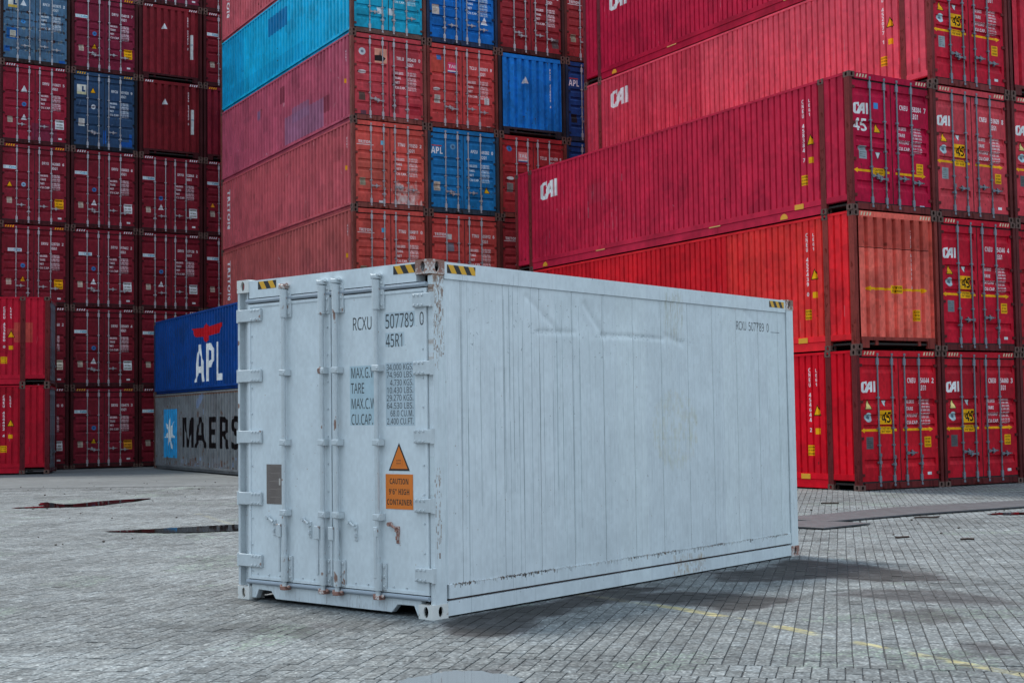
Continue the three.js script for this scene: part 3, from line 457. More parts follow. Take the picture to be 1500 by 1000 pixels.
// crimson stack
{
  const crim = ['front column', 'second column', 'third column'];
  const P = (o = {}) => [['logo', .15, 2.25, .40], ['tri', .34, 1.76, .22, o.t ?? '#d9c27a'], ['inv', .80, 1.79, .15, WT], ['disc', .34, 1.50, .20, '#a9c0c6'], ['45', .655, 1.645], ['arrow', 0, 1.235], ['plate', .255, 1.10, .20, o.p ?? '#55565a'], ['caution', 1.93, 1.08, .20, YEL], ['label', 2.0, .335, .12, WT]];
  const R = (col, row, paint, side, frame, no, chk, extra = {}) => place('R', col, row, { paint, side, frame, code: 'CNEU', no, chk, iso: 'LEG1', rod: M.rodBlue, stripe: '#c9b79a', marks: P(), markers: [['rect', 1.60, .265, .28, .11], ['bar', 4.5, .205, .42, .025], ['bar', 9.3, .205, .42, .025], ['disc', 12.1, .06, .12], ['disc', 2.1, .06, .12]], group: 'crimson 45 foot containers', label: extra.words + ', ' + ORD[row] + ', ' + crim[col] + ' of crimson stack', ...extra });
  R(0, 0, '#bd1a29', '#cf1325', '#6d2a2c', '454644', '2', { words: 'red container with doors numbered 454644', sidePrint: { num: 'CNEU 454644 2', scuff: 10, patches: [[.14, 2.0, .14, 1.1, '#8f0f18', 1]] }, wear: { scratch: .5 } });
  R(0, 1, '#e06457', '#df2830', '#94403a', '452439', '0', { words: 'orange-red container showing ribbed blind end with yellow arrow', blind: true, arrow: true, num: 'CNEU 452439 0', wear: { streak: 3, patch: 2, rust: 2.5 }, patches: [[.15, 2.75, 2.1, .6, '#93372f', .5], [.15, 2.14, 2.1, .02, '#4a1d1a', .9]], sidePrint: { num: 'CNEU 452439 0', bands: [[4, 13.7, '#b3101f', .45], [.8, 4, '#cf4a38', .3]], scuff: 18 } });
  R(0, 2, '#ab1138', '#ba2440', '#7d3434', '458384', '7', { words: 'magenta container with large white 45 on its doors', marks: [['logo', .14, 2.27, .42], ['big45', .13, 1.93], ['sq', .72, 2.30, .13, '#3f7fb6'], ['tri', .80, 1.76, .22, YEL], ['inv', .80, 1.18, .17, WT], ['plate', .27, 1.36, .22, '#8e979b'], ['arrow', 0, .84], ['caution', 1.93, 1.10, .20, YEL], ['label', 2.0, .20, .14, '#bcd']], sidePrint: { num: 'CNEU 458384 7', logo: 1, scuff: 60, scuffAt: 10, patches: [[9.9, 2.0, .9, .5, '#a9364a', .35]] } });
  R(1, 0, '#ad1929', '#ad1929', '#5f2628', '454460', '3', { words: 'red container with doors numbered 454460' });
  R(1, 1, '#b7162d', '#b7162d', '#652a2c', '454346', '4', { words: 'red container with doors numbered 454346', marks: P({ t: YEL, p: '#6f787e' }) });
  R(1, 2, '#c0404a', '#c0404a', '#6a3232', '451609', '8', { words: 'faded red container with doors numbered 451609', wear: { rust: 4, streak: 3 }, marks: P({ t: YEL, p: '#8b9397' }) });
  R(1, 3, '#b71c32', '#d65062', '#83383a', '452077', '1', { words: 'pinkish red container with white side logo', marks: P({ t: YEL, p: '#8b9397' }), sidePrint: { num: 'CNEU 452077 1', logo: 1, scuff: 40, bands: [[0, 8, '#bb4a55', .35], [8, 13.7, '#8c1226', .3]] }, stripe: '#c9b79a' });  // side tone pinkened: sky reflection put into the colour
  R(1, 4, '#a61735', '#a61a37', '#74303a', '453318', '5', { words: 'dark magenta container with white logo, topmost' });
  scene.children[scene.children.length - 1].children.find((q) => q.name === 'side_wall').material = paintMat({ map: sidePrint({ type: 'long', paint: '#b3203f', seed: 977, logo: 1, num: 'CNEU 453318 5', scuff: 30 }) });
  const last = (row, paint, extra) => R(2, row, paint, paint, '#6a3032', '45' + (4100 + row * 37), '' + row, extra);
  last(0, '#ab1a29', { words: 'red container', blank: 1 }); last(1, '#ad1c2c', { words: 'red container', blank: 1 }); last(2, '#bd3642', { words: 'faded red container' });
  last(3, '#bd2b3c', { words: 'plain red container showing ribbed blind end', blind: true }); last(4, '#ad1d32', { words: 'red container', blank: 1 });
}
// salmon and blue stack
{
  const cols = ['corner column', 'second column', 'third column', 'fourth column'];
  const Mc = (col, row, paint, frame, extra = {}) => place('M', col, row, { paint, frame, iso: '42G1', rod: M.rodPale, group: 'containers of the salmon and blue stack', marks: [['word', .20, 2.30, .42, 'TRITON'], ['sq', .92, 2.34, .13, '#4f9bc0'], ['plate', .25, 1.20, .20, '#8d8672'], ['label', 2.05, .46, .14, WT]], label: extra.words + ', ' + ORD[row] + ', ' + cols[col] + ' of salmon stack', ...extra });
  const tr = { word: 'TRITON', id40: 'TTNU 504911 0' };  // salmon side tones below hold a sky sheen in their colour
  for (const r of [0, 1]) for (const c of [0, 1, 2, 3]) Mc(c, r, '#912f33', '#5b3230', { code: 'TTNU', no: '50' + (4000 + c * 91 + r * 17), chk: '' + c, words: 'salmon red container', blank: 1 });
  Mc(0, 2, '#bb4f48', '#7d403a', { code: 'TTNU', no: '504911', chk: '0', side: '#ab5451', words: 'salmon container numbered 504911', sidePrint: tr });
  Mc(0, 3, '#c4544c', '#8a504a', { code: 'TTNU', no: '419253', chk: '2', side: '#b5545b', words: 'salmon container with chalky white spill', marks: [['word', .20, 2.30, .42, 'TRITON'], ['sq', .92, 2.34, .13, '#6fb2cc'], ['plate', .25, 1.20, .18, '#8d8672'], ['spill', 1.75, 1.1, .75, '#cfc6c2'], ['label', 2.05, .46, .2, WT], ['sq', .85, .56, .14, '#c9c9cc']], patches: [[.2, 1.8, 1.0, .9, '#a8594a', .5]], sidePrint: { ...tr, id40: 'TTNU 419253 2' } });
  Mc(0, 4, '#b4444c', '#8a504a', { code: 'TRLU', no: '405420', chk: '0', side: '#ae5064', words: 'salmon container with picture sticker on its door', marks: [['photo', .76, 2.50, .40], ['disc', .36, 2.35, .22, '#b9c4c8'], ['pill', .36, 1.75, .26, '#c9cacb'], ['plate', .25, 1.15, .20, '#5b4640'], ['sq', .3, .6, .18, '#6b4452'], ['label', 2.05, .5, .12, WT]], patches: [[1.9, .95, .4, .35, '#9a2a38', .8], [1.3, 1.9, .25, 1.3, '#7a2c36', .6]], sidePrint: { id40: 'TRLU 405420 0', patches: [[5.6, 1.1, 3.4, .9, '#8d6480', .75], [4.9, 1.3, 1.4, .5, '#8d6480', .75], [6.0, 2.2, .45, .55, '#7a3442', .8], [8.2, 1.85, .3, .3, '#7d6485', .8], [2.2, 1.1, .5, .5, '#7a3440', .7]], wear: { scratch: 2.5 } } });
  Mc(0, 5, '#1e9ec0', '#6f4a44', { code: 'TRLU', no: '428815', chk: '0', side: '#12a7d1', words: 'turquoise container with brown rusty sill', sillMat: M.rust, marks: [['sq', .85, 1.15, .2, '#c3cfd6'], ['sq', 1.2, 1.15, .2, '#c3cfd6'], ['label', 2.05, .40, .2, WT]], sidePrint: { patches: [[7.1, 2.2, 1.8, .62, '#1474a8', 1], [12.1, 2.55, 2.4, 2.5, '#0f77ac', .35], [12.0, .7, 8, .5, '#0f80ac', .3]], wear: { rust: 1 } } });
  Mc(0, 6, '#a33641', '#6f4444', { code: 'TTNU', no: '417730', chk: '6', side: '#bb5963', words: 'salmon container on top of the turquoise one', sidePrint: tr });
  Mc(1, 2, '#b84642', '#7a3c38', { code: 'TTNU', no: '505912', chk: '6', words: 'salmon container numbered 505912', marks: [['word', .20, 2.30, .42, 'TRITON'], ['sq', .62, 2.28, .16, '#b9b9b6'], ['sq', .60, 2.02, .26, '#7a7680'], ['plate', .25, 1.2, .2, '#8d8672']] });
  Mc(1, 3, '#216fa6', '#3a4654', { code: 'APZU', no: '449202', chk: '0', words: 'blue container with white letters under red bar', marks: [['apl', .12, 2.30, .40], ['disc', .86, 2.36, .18, '#5f8fb2'], ['plate', .2, 1.26, .22, TAN], ['tri', 2.02, 1.1, .22, '#d6a321'], ['label', 1.9, .42, .13, WT]], wear: { rust: 3 } });
  Mc(1, 4, '#b54545', '#7a3c38', { code: 'TCLU', no: '403501', chk: '9', words: 'salmon container with bright pink sticker on its door', marks: [['pink', .72, 2.36, .34, '#d0466e'], ['sq', .35, 2.55, .15, '#3f6fae'], ['pill', .34, 1.50, .24, '#c9cacb'], ['plate', .26, 1.32, .2, '#b3b0a8'], ['plate', 1.98, 1.38, .17, '#bfc4c4'], ['label', 2.05, .5, .13, WT]], patches: [[.15, 2.5, .45, .5, '#a84a38', .6]] });
  Mc(1, 5, '#1661ab', '#2c3c58', { code: 'APZU', no: '452230', chk: '7', words: 'bright blue container with closed doors', marks: [['plate', .2, 1.5, .24, '#b8b0a6'], ['tri', 2.0, 1.18, .25, WT], ['label', 2.05, .46, .14, WT]] });
  Mc(2, 2, '#8f2f33', '#66322f', { code: 'TTNU', no: '503127', chk: '8', words: 'plain salmon red container' });
  Mc(2, 3, '#a03034', '#8a443c', { code: 'TCLU', no: '401479', chk: '5', words: 'red container with faded pink sticker', marks: [['disc', .36, 2.48, .19, '#3b6fa8'], ['pink', .68, 2.40, .34, '#d98f8f'], ['pill', .38, 1.55, .26, '#c9cacb'], ['plate', .26, 1.4, .22, '#777370']] });
  Mc(2, 4, '#1f76c7', '#39343c', { blind: true, triangle: true, num: 'APZU 438008 4', words: 'blue container showing ribbed blind end', wear: { rust: 4 } });
  Mc(2, 5, '#872a31', '#4c2a2a', { code: 'TTNU', no: '401827', chk: '8', words: 'dull red container above the ribbed blue end', marks: [['plate', 2.0, .95, .24, '#5e5152'], ['label', 1.7, .42, .12, WT]] });
  Mc(3, 2, '#8f2f33', '#66322f', { code: 'APZU', no: '430071', chk: '2', words: 'plain red container' });
  Mc(3, 3, '#23447e', '#2c3c58', { code: 'APZU', no: '440718', chk: '5', words: 'plain navy container' });
  Mc(3, 4, '#23447e', '#2c3c58', { code: 'APZU', no: '447105', chk: '3', words: 'navy container with white letters', marks: [['apl', .12, 2.30, .40], ['plate', .2, 1.2, .22, '#2a2a30']] });
  Mc(3, 5, '#8f2f33', '#66322f', { code: 'TTNU', no: '410996', chk: '1', words: 'plain red container' });
  // the two long sides standing in front
  place('M', -1, 0, { blank: 1, paint: '#6e7174', frame: '#6b5048', blind: true, group: undefined, label: 'worn grey container with light blue star square and large black lettering', wear: { rust: 5 },
    sidePrint: { k: 130, wear: { rust: 5, scratch: 2, streak: 2 }, draw(c, S, k, H, R) {
      rect(c, S(11.1), 2.06, 1.68, 1.66, k, H, '#2f8fc4');
      c.fillStyle = '#c9d3d8'; c.beginPath(); for (let i = 0; i < 14; i++) { const a = i * Math.PI / 7 - Math.PI / 2, r = i % 2 ? .24 : .66; c[i ? 'lineTo' : 'moveTo']((S(10.26) + r * Math.cos(a)) * k, (H - 1.23 + r * Math.sin(a)) * k); } c.fill();
      for (const [ch, s0, s1] of [['M', 8.86, 7.35], ['A', 7.38, 6.15], ['E', 6.08, 5.05], ['R', 4.92, 3.85], ['S', 3.72, 2.75], ['K', 2.62, 1.45]]) fit(c, ch, S(s0), 1.77, s0 - s1, .99, k, H, '#120f11');
      for (let i = 0; i < 520; i++) { c.globalAlpha = .3 + .5 * R(); c.fillStyle = R() < .7 ? '#5f4238' : '#7d8ea6'; const s = R() * 12, y = R() < .8 ? .18 + .4 * R() * R() : .3 + 2 * R(); c.fillRect(S(s) * k, (H - y) * k, (.01 + .05 * R()) * k, (.03 + .16 * R()) * k); }
      c.globalAlpha = .8; rect(c, 0, H - .06, 12.2, .05, k, H, '#7a5544'); for (let i = 0; i < 6; i++) { c.globalAlpha = .6; c.fillStyle = '#6f819e'; c.beginPath(); c.ellipse((S(7.2 - i * .12)) * k, (H - 2.15 - .05 * i) * k, .1 * k, (.1 + .12 * R()) * k, .3, 0, 7); c.fill(); } c.globalAlpha = 1; } } });
  place('M', -1, 1, { blank: 1, paint: '#103f80', frame: '#2b3f66', blind: true, group: undefined, label: 'blue container with red eagle above big white letters on its side',
    sidePrint: { k: 130, wear: { rust: .6 }, draw(c, S, k, H) {
      const e = (s, y) => [S(s), y - 2.591];
      poly(c, [e(7.65, 4.66), e(6.35, 4.62), e(6.25, 4.70), e(6.12, 4.78), e(6.0, 4.70), e(5.9, 4.62), e(4.5, 4.68), e(4.75, 4.36), e(5.85, 4.33), e(5.9, 4.22), e(6.12, 4.10), e(6.34, 4.22), e(6.4, 4.33), e(7.3, 4.36)], k, H, '#b01722');
      fit(c, 'APL', S(7.36), 1.50, 2.95, 1.2, k, H, WHITE); } } });
}
// maroon stack
{
  const colName = ['first column behind bright red pair', 'second column from bright red pair', 'third column from bright red pair', 'fourth column from bright red pair'];
  const D = (v = {}) => [...(v.cube === 0 ? [] : [['cube', v.cube ?? .14, v.cy ?? 2.10]]), ['disc', .84, v.dy ?? 1.45, .16, v.dc ?? BLU], ['tri', v.tx ?? .84, v.ty ?? .98, .21, v.tc ?? WT], ['plate', .27, v.py ?? .98, .18, TAN], ['caution', 1.93, v.ky ?? 1.0, .31, v.kc ?? WT], ['label', 2.04, .34, .13, WT]];
  const Lc = (col, row, paint, no, chk, extra = {}) => place('L', col, row, { paint, frame: extra.frame ?? '#4d2226', code: 'DRYU', no, chk, iso: '45G1', stripe: WT, marks: D(extra.v), group: 'containers of the maroon stack', label: (extra.words ?? 'maroon container numbered ' + no) + ', ' + ORD[row] + ', ' + colName[col], casting: M.rust, ...extra });
  const A = '#78222e', B = '#7c2431', C = '#74212c';
  Lc(0, 0, A, '927340', '0'); Lc(0, 1, C, '936168', '2', { v: { kc: '#d8d3c0' } }); Lc(0, 2, A, '923720', '2', { v: { cube: .32, cy: 2.06, tc: YEL, kc: YEL }, stripe: YEL });
  Lc(0, 3, B, '942085', '6', { v: { tx: .36, ty: 1.44, tc: YEL, kc: YEL, dc: '#8fb2cc' }, stripe: YEL }); Lc(0, 4, '#8a2234', '910031', '5', { v: { cube: 0, ty: .98 }, marks: [...D({ cube: 0 }), ['tri', .84, 2.0, .24, WT]], patches: [[1.1, .8, .9, .6, '#5e3048', .5]] });
  Lc(0, 5, '#4b6a85', '403975', '2', { code: 'RFCU', words: 'scuffed slate blue container with rust patches', frame: '#3a2b2a', gold: '#c9a84a', marks: [['ell', .27, 2.37], ['tri', .80, 2.22, .22, WT], ['disc', .80, 1.55, .16, '#3f86c4'], ['rusty'], ['sq', .22, 1.28, .42, '#1f5590'], ['plate', .34, 1.18, .2, '#b8b3a4'], ['sq', .14, .6, .2, '#24589c'], ['sq', 2.05, .28, .22, '#1f549c']], wear: { rust: 7, streak: 3, patch: 3 } });
  Lc(1, 0, B, '926475', '3', { v: { tc: '#d9a51c', kc: '#cf8a2a' }, stripe: '#c9a53a' }); Lc(1, 1, C, '935049', '4'); Lc(1, 2, A, '917402', '2', { v: { cube: .3, cy: 2.04 } });
  Lc(1, 3, A, '930603', '6'); Lc(1, 4, '#2f4764', '401928', '9', { code: 'RFCU', words: 'dark blue container with white label', frame: '#23262f', marks: [['ell', .22, 2.40], ['tri', .80, 2.22, .22, YEL], ['disc', .82, 1.62, .17, WT], ['plate', .28, 1.15, .22, '#c6c4be'], ['label', 1.2, 0.4, .1, '#2a62a8']], patches: [[1.18, .78, .10, .5, '#1f55a0'], [2.14, .72, .1, .45, '#1f55a0'], [1.8, .42, .45, .18, '#1f4f94']], stripe: YEL });
  Lc(1, 5, '#762338', '934018', '7', { v: { tc: YEL, kc: YEL }, stripe: YEL });
  Lc(2, 0, C, '924418', '1'); Lc(2, 1, A, '928830', '6'); Lc(2, 2, C, '927126', '5'); Lc(2, 3, A, '922064', '2', { v: { dy: 1.32 } });
  Lc(2, 4, '#752329', '', '', { blind: true, triangle: true, bar: true, num: 'DRYU 916203 5', words: 'maroon container showing ribbed blind end' }); Lc(2, 5, '#7a262e', '', '', { blind: true, triangle: true, bar: true, num: 'DRYU 934417 2', words: 'reddish maroon container showing ribbed blind end' });
  Lc(2, 6, '#702438', '933120', '4', { words: 'purple-red container' });
  Lc(3, 0, A, '925501', '8', { blank: 1, words: 'partly hidden maroon container' }); Lc(3, 1, B, '926610', '7', { words: 'partly hidden maroon container' }); Lc(3, 2, C, '921177', '9', { words: 'partly hidden maroon container' }); Lc(3, 3, A, '922590', '3', { words: 'maroon container with orange triangle', v: { tx: .36, ty: 1.2, tc: '#d98a2a' } });
  Lc(3, 4, B, '', '', { blind: true, words: 'partly hidden maroon container showing ribbed end', stripe: YEL }); Lc(3, 5, C, '929944', '0', { words: 'partly hidden maroon container' }); Lc(3, 6, A, '929107', '6', { blank: 1, words: 'partly hidden maroon container' });
}
// lone bright red pair
for (const row of [0, 1]) {
  const q = 0.2271, A = [Math.cos(q), Math.sin(q)], N = [-Math.sin(q), Math.cos(q)], { L, H } = KIND.long, ox = -15.21, oz = 45.12;
  container({ type: 'long', blank: 1, x: ox - A[0] * L / 2 + N[0] * HW, z: -(oz - A[1] * L / 2 + N[1] * HW), y: row * H + .0005, turn: Math.PI / 2 + q, seed: 900 + row, paint: row ? '#b01b30' : '#a71729', frame: row ? '#6d2a2c' : '#66212a', code: 'CNEU', no: row ? '453860' : '454492', chk: row ? '0' : '4', iso: 'LEG1', rod: M.rodBlue, stripe: '#d9a040',
    label: row ? 'bright red container with orange patch, upper of pair by the maroon stack' : 'deep red container on the ground, lower of pair by the maroon stack', group: 'pair of red containers by the maroon stack',
    sidePrint: { num: row ? 'CNEU 453860 0' : 'CNEU 454492 4', scuff: 10, patches: row ? [[1.12, 2.05, .58, .65, '#b4493f', .9], [1.35, 1.85, .25, .2, '#b4493f', .8]] : [] } });
}

// ---------------------------------------------------------------- white refrigerated container
{
  const L = 6.05, H = 2.896, Z = L / 2, yaw = 0.8742, A = [Math.cos(yaw), Math.sin(yaw)], B = [-A[1], A[0]], O = [-0.6573, 11.0416];
  const box = new THREE.Group(); box.name = 'refrigerated_container'; scene.add(box);
  tag(box, 'white refrigerated container standing alone on the paving, doors closed', 'container');
  box.position.set(O[0] + A[0] * Z + B[0] * HW, 0.0005, -(O[1] + A[1] * Z + B[1] * HW)); box.rotation.y = yaw - Math.PI / 2;
  const X = (s) => HW - s;                                          // s counts from the corner the two faces share
  // paint: side
  const k = 320, w = 1936, h = Math.round(H * k), [sc, c] = canvas(w, h), R = rng(5), base = '#ccd5da';
  c.fillStyle = base; c.fillRect(0, 0, w, h);
  const sx = (s) => s * k, sy = (y) => (H - y) * k;
  for (let i = 0; i < 14; i++) { c.globalAlpha = .05 + .05 * R(); c.fillStyle = R() < .5 ? '#c3cfd4' : '#eef2f3'; c.fillRect(sx(.2 + i * .48), 0, .48 * k, h); }
  for (let i = 0; i < 2000; i++) { c.globalAlpha = .06 + .24 * R() * R(); c.fillStyle = R() < .75 ? '#7f8d92' : '#f5f7f7'; const x = R() * w, y = R() * h * .85, l = (.1 + 1.2 * R() * R()) * k; c.fillRect(x, y, .8 + 1.2 * R(), l); }
  for (const s of [.39, .46, .62, .80, .93, 1.0, 1.05, 1.12, 1.18, 1.30, 1.42, 1.47, 1.60, 1.66, 1.74, 1.90, 2.0, 2.37]) for (let q = 0; q < 4; q++) { c.globalAlpha = .2 + .28 * R(); c.fillStyle = '#5f6e74'; const y0 = R() * 1.4; c.fillRect(sx(s + .01 * R()), y0 * k, 1.3, (.5 + 1.3 * R()) * k); }
  for (let i = 0; i < 260; i++) { c.globalAlpha = .3 + .5 * R(); c.fillStyle = R() < .5 ? '#3f4648' : '#6b4a38'; c.beginPath(); c.ellipse(R() * w, R() * h, .7 + 1.3 * R() * R(), .8 + 1.8 * R() * R(), 0, 0, 7); c.fill(); }
  for (let i = 0; i < 420; i++) { c.globalAlpha = .02 + .05 * R(); c.fillStyle = '#a89a68'; const a = R() * 6.3, r = Math.sqrt(R()); c.fillRect(sx(3.56 + .42 * r * Math.cos(a)), sy(1.50 + .38 * r * Math.sin(a)), 3 + 12 * R(), 6 + 30 * R()); }
  for (let i = 0; i < 160; i++) { c.globalAlpha = .05 + .14 * R(); c.fillStyle = R() < .6 ? '#8a6238' : '#6e4a30'; c.fillRect(sx(3.45 + .62 * R()), sy(.03 + .2 * R()), 1.5 + 8 * R(), 4 + 18 * R()); }
  for (let i = 0; i < 200; i++) { c.globalAlpha = .04 + .1 * R(); c.fillStyle = '#8f8a72'; c.fillRect(sx(3.4 + .35 * R()), sy(2.88 - .45 * R()), 1 + 6 * R(), 10 + 40 * R()); }
  for (let s = .25; s < 5.8; s += .006) { const n = fbm(s * 1.6, 3, 7); c.globalAlpha = Math.min(1, (.25 + 1.1 * smooth(.36, .6, n)) * R()); c.fillStyle = R() < .7 ? '#2c2a29' : '#5a4436'; c.fillRect(sx(s), sy(.268 - .010 * R()), 1.5 + 4 * R(), (.005 + .06 * R() * R() * R()) * k); }
  for (let i = 0; i < 60; i++) { c.globalAlpha = .35 + .4 * R(); c.strokeStyle = R() < .6 ? '#5d6a70' : '#2f3436'; c.lineWidth = .8 + R(); const x = sx(.5 + 2.2 * Math.pow(R(), 1.6)), y = sy(2.65 - .5 * R()); c.beginPath(); c.moveTo(x, y); c.lineTo(x + 18 * (R() - .3), y + 12 * (R() - .3)); c.stroke(); }
  for (let i = 0; i < 220; i++) { const s0 = [2.9, 3.0, 2.45, 3.75, 1.5][i % 5]; c.globalAlpha = .06 + .14 * R(); c.fillStyle = '#56646a'; c.fillRect(sx(s0 + .42 * (R() - .5)), sy(2.37 + .05 * (R() - .5)), 3 + 7 * R(), 1 + 3 * R()); }
  for (let i = 0; i < 420; i++) { c.globalAlpha = .3 + .6 * R(); c.fillStyle = R() < .5 ? '#5b3a2a' : '#7d5a44'; const hi = R() < .65, s = .01 + .15 * R(), y = hi ? 2.78 - Math.pow(R(), 2) * .75 : .5 + .75 * R(); if (!hi && (s < .03 || s > .11)) continue; c.fillRect(sx(s), sy(y), .8 + 4 * R() * R(), 2 + 24 * R() * R()); }
  c.globalAlpha = 1; c.fillStyle = '#7d5a44'; c.fillRect(0, sy(2.78), sx(.17), .05 * k * .3);
  fit(c, 'RCXU', 4.80, 2.605, .22, .092, k, H, '#22262a', false); fit(c, '507789', 5.06, 2.605, .34, .092, k, H, '#22262a', false); fit(c, '0', 5.45, 2.605, .055, .092, k, H, '#22262a', false); rect(c, 5.54, 2.515, .2, .006, k, H, '#55606a');
  grain(c, w, h, 77, 4);
  const ribs = dataTex(512, 4, (x) => { const v = 128 + 90 * (H2(x >> 1, 1, 5) - .5) + 60 * (vnoise(x / 6, 1, 9) - .5); return [v, v, v]; }, false); ribs.wrapS = THREE.RepeatWrapping; ribs.repeat.set(2.2, 1);
  const sideM = std({ map: tex(sc), roughness: .42, bumpMap: ribs, bumpScale: .0016 });
  const railM = std({ map: sideM.map, roughness: .45 });
  // paint: doors
  const dk = 400, dw = Math.round(W * dk), dh = Math.round(H * dk), [dc, d] = canvas(dw, dh);
  d.fillStyle = '#ccd5da'; d.fillRect(0, 0, dw, dh);
  for (let i = 0; i < 260; i++) { d.globalAlpha = .04 + .08 * R(); d.fillStyle = R() < .6 ? '#a3adb4' : '#dbe2e6'; d.fillRect(R() * dw, R() * dh, 1 + 1.6 * R(), (.1 + .7 * R()) * dk); }
  for (let i = 0; i < 70; i++) { d.globalAlpha = .25 + .4 * R(); d.fillStyle = R() < .5 ? '#4a4340' : '#7a4f36'; d.beginPath(); d.ellipse(R() * dw, R() * dh, .8 + 1.2 * R(), .8 + 1.4 * R(), 0, 0, 7); d.fill(); }
  for (let i = 0; i < 120; i++) { d.globalAlpha = .08 + .16 * R(); d.fillStyle = '#5d5550'; d.fillRect(R() * dw, (H - .16 + .14 * R()) * dk, 1 + 2 * R(), (.02 + .07 * R()) * dk); }
  for (let i = 0; i < 90; i++) { d.globalAlpha = .25 + .4 * R(); d.fillStyle = '#7a4a34'; d.fillRect(R() * dw, (H - 2.715) * dk + 3 * R(), 4 + 20 * R(), 1 + 2 * R()); }
  d.globalAlpha = 1;
  const ink = '#26292c', U = (s) => W - s, Tx = (s, s0, y, ww, hh) => fit(d, s, U(s0), y, ww, hh, dk, H, ink, false), shade = '#b3c2ca';
  rect(d, U(.54), 2.487, .35, .125, dk, H, shade); rect(d, U(.535), 2.32, .22, .115, dk, H, shade); rect(d, U(.965), 2.058, .335, .50, dk, H, '#a9c0ca'); rect(d, U(.535), 2.07, .335, .52, dk, H, '#aebdc6');
  Tx('RCXU', .932, 2.468, .245, .108); Tx('507789', .537, 2.475, .335, .118); Tx('0', .143, 2.472, .055, .105); Tx('45R1', .53, 2.31, .21, .108);
  [['MAX.G.W.', .32], ['TARE', .165], ['MAX.C.W.', .32], ['CU.CAP.', .27]].forEach(([s, ww], i) => Tx(s, .953, 2.045 - i * .131, ww, .088));
  ['34.000 KGS.', '74.960 LBS.', '4.730 KGS.', '10.430 LBS.', '29.270 KGS.', '64.530 LBS.', '68.0 CU.M.', '2.400 CU.FT.'].forEach((s, i) => Tx(s, s.length < 11 ? .485 : .525, 2.057 - i * .0635, s.length < 11 ? .27 : .31, .048));
  grain(d, dw, dh, 78, 4);
  const cleanMap = dataTex(256, 256, (x, y) => { const n = fbm(x / 40, y / 60, 63), f = fbm(x / 4, y / 5, 64, 2), rust = smooth(.76, .82, fbm(x / 16, y / 22, 66) + .1 * (f - .5)); const v = 226 + 24 * (n - .5) + 14 * (f - .5); return [v - rust * 70, v - rust * 110, v - rust * 125]; }); cleanMap.repeat.set(.9, .9); cleanMap.offset.set(.31, .17);
  const doorM = std({ map: tex(dc), roughness: .5 }), trimM = std({ color: '#d6dfe4', roughness: .5, map: cleanMap }), postM = railM;
  const faceUV = (p) => [(p[0] + HW) / W, p[1] / H], sideUV = (p) => [(Z - p[2]) / L, p[1] / H];
  // frame
  let g = new Geo(sideUV); g.box(HW - .05, HW - .002, CY, H - CY, Z - .165, Z - .030); part('corner_post', g.done(), postM, box);
  g = new Geo(sideUV); g.box(HW - .06, HW - .004, CY, H - CY, -Z + .01, -Z + .16); part('corner_post', g.done(), postM, box);
  g = new Geo(); g.box(-HW + .002, -HW + .03, CY, H - CY, Z - .165, Z - .008).box(-HW + .029, -HW + .12, CY, H - CY, Z - .165, Z - .07).box(-HW + .105, -HW + .125, CY, H - CY, Z - .1, Z - .03); part('corner_post', g.done(), trimM, box);
  g = new Geo(); g.box(-HW + .004, -HW + .06, CY, H - CY, -Z + .01, -Z + .16); part('corner_post', g.done(), trimM, box);
  g = new Geo(sideUV); g.box(HW - .07, HW - .003, 2.745, H - .012, -Z + CX, Z - CX); part('top_rail', g.done(), railM, box);
  g = new Geo(sideUV); g.box(HW - .06, HW - .004, .014, .130, -Z + CX - .02, Z - CX + .004); part('bottom_rail', g.done(), railM, box); part('rail_groove', new Geo().box(HW - .09, HW - .055, .12, .16, -Z + .16, Z - .16).done(), M.rust, box);  // dark rust colour in the groove also paints in its shade
  g = new Geo(sideUV); g.box(HW - .05, HW - .008, .15, .262, -Z + .165, Z - .20); part('kick_strip', g.done(), railM, box);
  g = new Geo(); g.box(-HW + .003, -HW + .07, 2.745, H - .012, -Z + CX, Z - CX); part('top_rail', g.done(), trimM, box); g = new Geo(); g.box(-HW + .004, -HW + .06, .014, .15, -Z + CX, Z - CX); part('bottom_rail', g.done(), trimM, box);
  // panels of the long side, creased near the top
  const creases = [[1.25, 2.66, 1.72, 2.36, .007, .03], [2.10, 2.64, 2.40, 2.34, .009, .03], [1.40, 2.36, 1.95, 2.37, .007, .022], [2.36, 2.36, 2.85, 2.37, .008, .022], [2.88, 2.37, 3.40, 2.36, .007, .02], [3.42, 2.40, 3.72, 2.33, .006, .03], [4.5, 2.45, 4.62, 2.62, .004, .05], [5.0, 2.72, 5.25, 2.55, .005, .04]];
  const dent = (s, y) => { let v = .005 * (fbm(s * 1.3, y * .9, 31, 3) - .5); for (const [a, b, e, f, dd, ww] of creases) { const q = segDist(s, y, [a, b], [e, f]); v -= dd * Math.exp(-q * q / (ww * ww)); } v -= .007 * smooth(.9, .2, Math.hypot((s - 2.3) / 1.2, (y - 2.52) / .25)); v -= .006 * smooth(1, .2, Math.hypot((s - 4.6) / .6, (y - .7) / .35)); return v; };
  const seams = [.165, .385, .927, 1.422, 1.899, 2.374, 2.865, 3.349, 3.836, 4.309, 4.794, 5.259, 5.70, 5.885];
